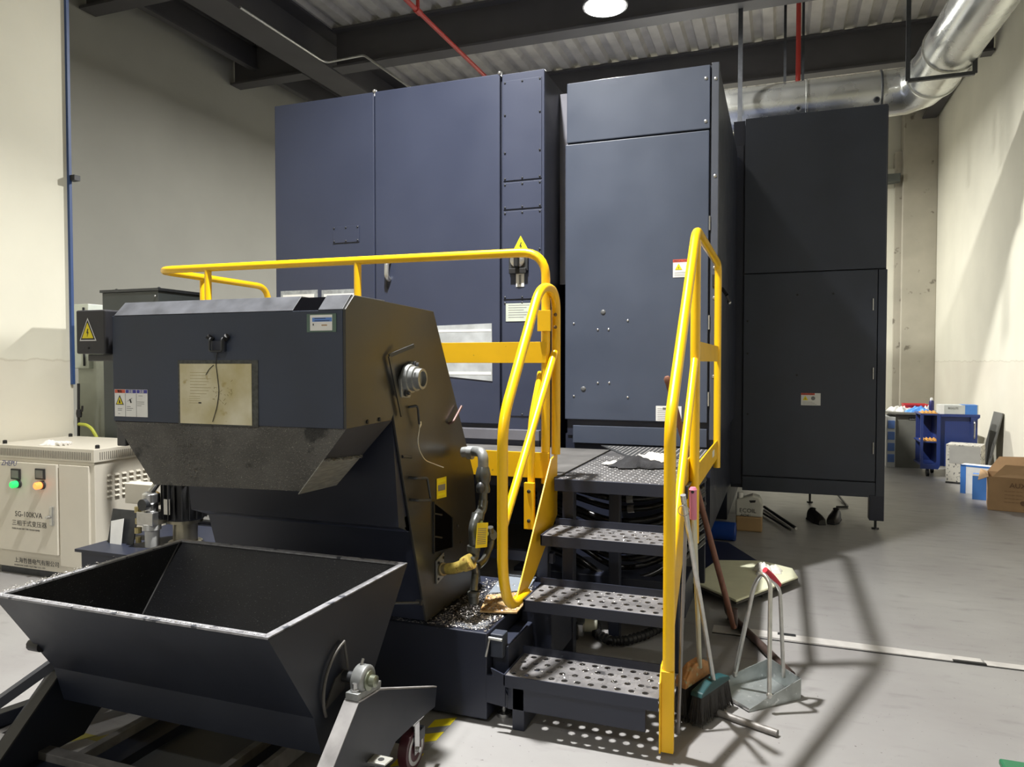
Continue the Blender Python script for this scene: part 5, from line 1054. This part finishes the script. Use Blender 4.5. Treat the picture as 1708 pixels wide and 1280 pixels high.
# ================================================================== BACK RIGHT CORNER
t = thing('work_desk', (1.8, 11.3, 0), 'grey steel drawer desk in the back right corner', 'desk')
MB().box(1.40, 2.30, 11.25, 11.95, .735, .765).build('desk_top', GRY, t, bevel=.003)
MB().box(1.50, 1.84, 11.30, 11.9, 0, .735).build('side_cabinet', GRY, t, bevel=.003)
MB().box(2.20, 2.28, 11.3, 11.9, 0, .735).build('leg', GRY, t)
MB().box(1.385, 1.495, 11.26, 11.85, 0, .70).build('drawer_unit', mat('white drawer frame', (.62, .64, .62), .5), t, bevel=.003)
for k in range(4): MB().box(1.40, 1.485, 11.245, 11.262, .075+.155*k, .185+.155*k).build('drawer', mat('mid blue plastic', (.10, .20, .50), .4), t, bevel=.004)
sg = MB().box(1.66, 1.83, 11.295, 11.30, .66, .695, 0).text('QUALITY FIRST', .024, (1.665, 11.294, .668), 1); sg.build('sign_strip', [INK, WHITE], t)
a = ony(1505, 672, 11.4); cloth_heap('plastic_bag', a.x, 11.5, .765, .30, .26, .09, CANW, 'crumpled white plastic bag on the left of the grey desk', 'bag', 31)
a = ony(1528, 670, 11.5)
t = thing('red_bin', (a.x, 11.6, .765), 'red plastic parts bin on the grey desk', 'bin'); mb = MB(); x0, x1 = a.x-.14, a.x+.16
mb.add([(x0+.02, 11.52, .767), (x1-.02, 11.52, .767), (x1-.02, 11.8, .767), (x0+.02, 11.8, .767), (x0, 11.5, .865), (x1, 11.5, .865), (x1, 11.82, .865), (x0, 11.82, .865)], [(0, 1, 2, 3), (0, 4, 5, 1), (1, 5, 6, 2), (2, 6, 7, 3), (3, 7, 4, 0)])
mb.build('tray_body', mat('red plastic', (.50, .03, .035), .4), t, recalc=False); MB().box(x0-.008, x1+.008, 11.49, 11.50, .85, .87).build('rim', mat('red plastic', (.5, .03, .035), .4), t)
cloth_heap('blue_cloth', ony(1533, 680, 11.35).x, 11.38, .765, .30, .18, .085, mat('bright blue film', (.08, .28, .75), .5), 'bright blue and white plastic wrap heaped on the front of the desk', 'wrap', 33)
cloth_heap('cleaning_cloth', ony(1547, 676, 11.4).x+.02, 11.42, .765, .13, .12, .12, CLOTH, 'small white cloth between the blue wrap and the spray can', 'cloth', 34)
a = ony(1556, 680, 11.3)
t = thing('spray_can', (a.x, 11.4, .765), 'dark blue spray can standing at the right end of the desk', 'can'); MB().lathe((a.x, 11.4, .765), (0, 0, 1), [(.033, 0), (.033, .15), (.022, .165)], 18).build('can_body', mat('dark purple blue', (.03, .03, .12), .3, .3), t); MB().lathe((a.x, 11.4, .93), (0, 0, 1), [(.018, 0), (.018, .03), (.010, .035)], 14).build('cap', WHITE, t)
# chair-like black thing left of desk
t = thing('office_chair', (1.30, 12.3, 0), 'black swivel chair mostly hidden behind the far enclosure', 'chair')
MB().box(1.12, 1.42, 12.15, 12.5, .42, .50).build('seat', BLACK, t, bevel=.02); MB().box(1.15, 1.43, 12.48, 12.54, .55, .85).build('backrest', BLACK, t, bevel=.02)
MB().lathe((1.3, 12.32, .08), (0, 0, 1), [(.03, 0), (.03, .34)], 12).build('gas_column', STEEL, t)
for k in range(5): an = k*1.257; MB().bar((1.3, 12.32, .09), (1.3+.24*math.cos(an), 12.32+.24*math.sin(an), .06), .04, .03).sph((1.3+.24*math.cos(an), 12.32+.24*math.sin(an), .028), .028, 10).build('base_leg', BLACK, t)
# blue tool cart
t = thing('tool_cart', (2.0, 10.7, 0), 'blue steel tool cart with perforated side panel on black casters', 'cart')
cx0, cx1, cy0, cy1 = 1.68, 2.33, 10.5, 11.0
MB().box(cx0, cx0+.02, cy0, cy0+.03, .12, .80).build('end_post', BLUEP, t); 
MB().box(cx0, cx0+.22, cy0, cy1, .78, .80).build('shelf', BLUEP, t, bevel=.002)
MB().box(cx0, cx0+.22, cy0+.02, cy1, .43, .45).build('shelf', BLUEP, t, bevel=.002); MB().box(cx0, cx0+.22, cy0+.02, cy1, .14, .16).build('shelf', BLUEP, t, bevel=.002)
MB().prism('y', [(cx0, .10), (cx0+.20, .10), (cx0+.22, .14), (cx0+.22, .80), (cx0+.18, .80), (cx0+.18, .20), (cx0+.16, .16), (cx0+.04, .16), (cx0+.03, .20), (cx0+.03, .80), (cx0, .80)], cy0-.004, cy0+.004).build('end_frame', BLUEP, t)
MB().box(cx0+.22, cx1-.02, cy0+.03, cy0+.045, .14, .80).build('side_panel', BLUEP, t)
MB().box(cx0+.22, cx1, cy0, cy1, .765, .80).build('top_shelf', BLUEP, t, bevel=.003)
MB().box(cx0+.02, cx0+.22, cy1-.015, cy1, .12, .78).box(cx0+.20, cx0+.215, cy0+.03, cy1, .12, .78).build('back_panel', BLUEP, t)
MB().prism('y', [(cx1-.10, .765), (cx1, .765), (cx1-.10, .68)], cy0+.0, cy0+.01).build('corner_gusset', BLUEP, t)
mb = MB()
for i in range(10):
    for j in range(7): mb.box(cx0+.34+i*.024, cx0+.344+i*.024, cy0+.028, cy0+.031, .56+j*.026, .564+j*.026)
tag(mb.build('panel_holes', mat('hole tint', (.01, .015, .04), .6), t), kind='stuff')
MB().tube([(cx1-.07, cy0-.02, .72), (cx1-.07, cy0-.05, .70), (cx1-.07, cy0-.05, .52), (cx1-.07, cy0-.02, .50)], .010, 8, rnd=.02).build('push_handle', CHROME, t)
for x, y in ((cx0+.09, cy0+.05), (cx0+.2, cy0+.4), (cx1-.06, cy0+.1)): MB().lathe((x-.02, y, .05), (1, 0, 0), [(.03, 0), (.05, .004), (.05, .036), (.03, .04)], 16).box(x-.03, x+.03, y-.02, y+.02, .10, .14).build('caster_wheel', BLACK, t)
for z, x0_ in ((.80, cx0+.02), (.45, cx0+.03)):
    g = MB().box(x0_, x0_+.17, cy0+.02, cy0+.30, z, z+.012).build('wooden_rack', mat('orange holder', (.62, .33, .08), .5), t)
    for k in range(4): MB().bar((x0_+.02+k*.042, cy0+.03, z+.02), (x0_+.035+k*.042, cy0+.28, z+.02), .012, .016).build('rack_bar', mat('orange holder', (.62, .33, .08), .5), g)
def carton(name, c, size, ang, mats, label, cat='box', parts=None, group=None):
    t = thing(name, (c[0], c[1], c[2]), label, cat, group); R = Matrix.Rotation(ang, 3, 'Z')
    MB().obox((c[0], c[1], c[2]+size[2]/2), size, R).build('carton_body', mats[0], t, bevel=.003)
    for nm, m_, (u0, u1, v0, v1), side in (parts or []):
        hx, hy = size[0]/2, size[1]/2
        if side == 'f': pts = [(-hx+u*size[0], -hy-.0015, v*size[2]) for u, v in ((u0, v0), (u1, v0), (u1, v1), (u0, v1))]
        elif side == 'l': pts = [(-hx-.0015, hy-u*size[1], v*size[2]) for u, v in ((u0, v0), (u1, v0), (u1, v1), (u0, v1))]
        else: pts = [(-hx+u*size[0], -hy+v*size[1], size[2]+.002) for u, v in ((u0, v0), (u1, v0), (u1, v1), (u0, v1))]
        MB().plate([R @ V(p) + V(c) for p in pts], .001).build(nm, m_, t)
    return t, R
GW = mat('grey white carton', (.50, .52, .50), .6); BW = mat('blue carton print', (.06, .20, .55), .5)
t, R = carton('shoe_box', (2.10, 10.62, .80), (.42, .22, .115), 0, [GW], 'grey and blue shoebox lying on top of the blue tool cart', parts=[('blue_end', BW, (.66, .97, .0, 1), 'f'), ('lid_print', BW, (.60, 1, 0, 1), 't'), ('white_end', WHITE, (0, .12, 0, 1), 'f')])
MB().text('BOOTS', .035, (1.98, 10.507, .865), 0).build('print', GREYINK, t)
DOODLE = mat('patterned carton', (.52, .50, .44), .7, var=.05, scale=10, spots=((.07, .07, .08), 30, .57))
t, R = carton('patterned_box', (2.10, 10.12, 0), (.36, .32, .47), -.35, [DOODLE], 'large white box with black doodle print standing in front of the tool cart', parts=[('blue_side', BW, (0, .55, 0, 1), 'l'), ('grey_flap', mat('grey flap', (.36, .355, .33), .7), (.10, .98, .52, .97), 'f'), ('black_base', INK, (0, 1, 0, .05), 'f')])
t, R = carton('blue_white_box', (2.07, 9.30, 0), (.34, .14, .32), -.5, [WHITE], 'blue and white upright carton left of the open brown box', parts=[('blue_band', BW, (0, .16, 0, 1), 'f'), ('blue_edge', BW, (0, 1, .94, 1), 'f')])
t, R = carton('blue_box', (2.03, 8.95, 0), (.20, .10, .27), -.3, [BW], 'small blue carton tucked against the open brown box', parts=[('white_edge', WHITE, (0, 1, .93, 1), 'f')])
# open cardboard box with flaps
t = thing('cardboard_box', (2.16, 8.42, 0), 'open brown cardboard box with raised flaps at the right edge', 'box')
R = Matrix.Rotation(-.20, 3, 'Z'); c = V((2.27, 8.50, 0)); w2, d2, hh = .30, .22, .33
def cb(x, y, z): return R @ V((x, y, z)) + c
for nm, pts in (('front_wall', [(-w2, -d2, 0), (w2, -d2, 0), (w2, -d2, hh), (-w2, -d2, hh)]), ('side_wall', [(-w2, -d2, 0), (-w2, d2, 0), (-w2, d2, hh), (-w2, -d2, hh)]), ('back_wall', [(-w2, d2, 0), (w2, d2, 0), (w2, d2, hh), (-w2, d2, hh)]), ('side_wall', [(w2, -d2, 0), (w2, d2, 0), (w2, d2, hh), (w2, -d2, hh)]), ('box_floor', [(-w2, -d2, .004), (w2, -d2, .004), (w2, d2, .004), (-w2, d2, .004)]),
                ('flap', [(-w2, -d2, hh), (-w2, d2, hh), (-w2-.06, d2, hh+.02), (-w2-.09, -d2, hh-.04)]), ('flap', [(-w2, d2, hh), (w2, d2, hh), (w2, d2+.05, hh+.17), (-w2+.1, d2+.04, hh+.15)]), ('flap', [(-w2+.03, -d2, hh), (w2, -d2, hh), (w2, -d2+.14, hh+.10), (-w2+.14, -d2+.12, hh+.11)])):
    MB().plate([cb(*p) for p in pts], .005).build(nm, CARD, t)
RF = R @ Matrix(((1, 0, 0), (0, 0, -1), (0, 1, 0)))
sg = MB().text('AUX', .065, cb(-.13, -d2-.006, .235), 0, face=RF)
sg.build('print', CARDD, t)
for k in range(4): MB().text('— — — — —', .03, cb(-.17, -d2-.006, .19-.035*k), 0, face=RF, sx=.8).build('print_line', CARDD, t)
MB().lathe(cb(-.02, -d2-.006, .09), R @ V((0, -1, 0)), [(.022, 0), (.022, .0006)], 14).build('print_mark', CARDD, t)
# leaning grey boards against the wall
t = simple('leaning_board', MB().plate([(2.42, 10.55, 0), (2.42, 10.95, 0), (2.59, 10.95, .82), (2.59, 10.55, .82)], .012), mat('dull grey board', (.12, .12, .11), .6), 'dull grey board leaning on the right wall behind the boxes', 'board')
# green item in the bottom right corner of view
a = onz(1700, 1272, .18)
t = thing('green_case', (a.x+.18, a.y-.12, 0), 'green plastic case whose corner just enters the bottom right of the view', 'case')
MB().box(a.x-.05, a.x+.45, a.y-.42, a.y-.0, 0, .16).build('case_body', GREEN, t, bevel=.01); MB().box(a.x-.055, a.x+.455, a.y-.425, a.y+.005, .16, .182).build('lid', GREEN, t, bevel=.006)
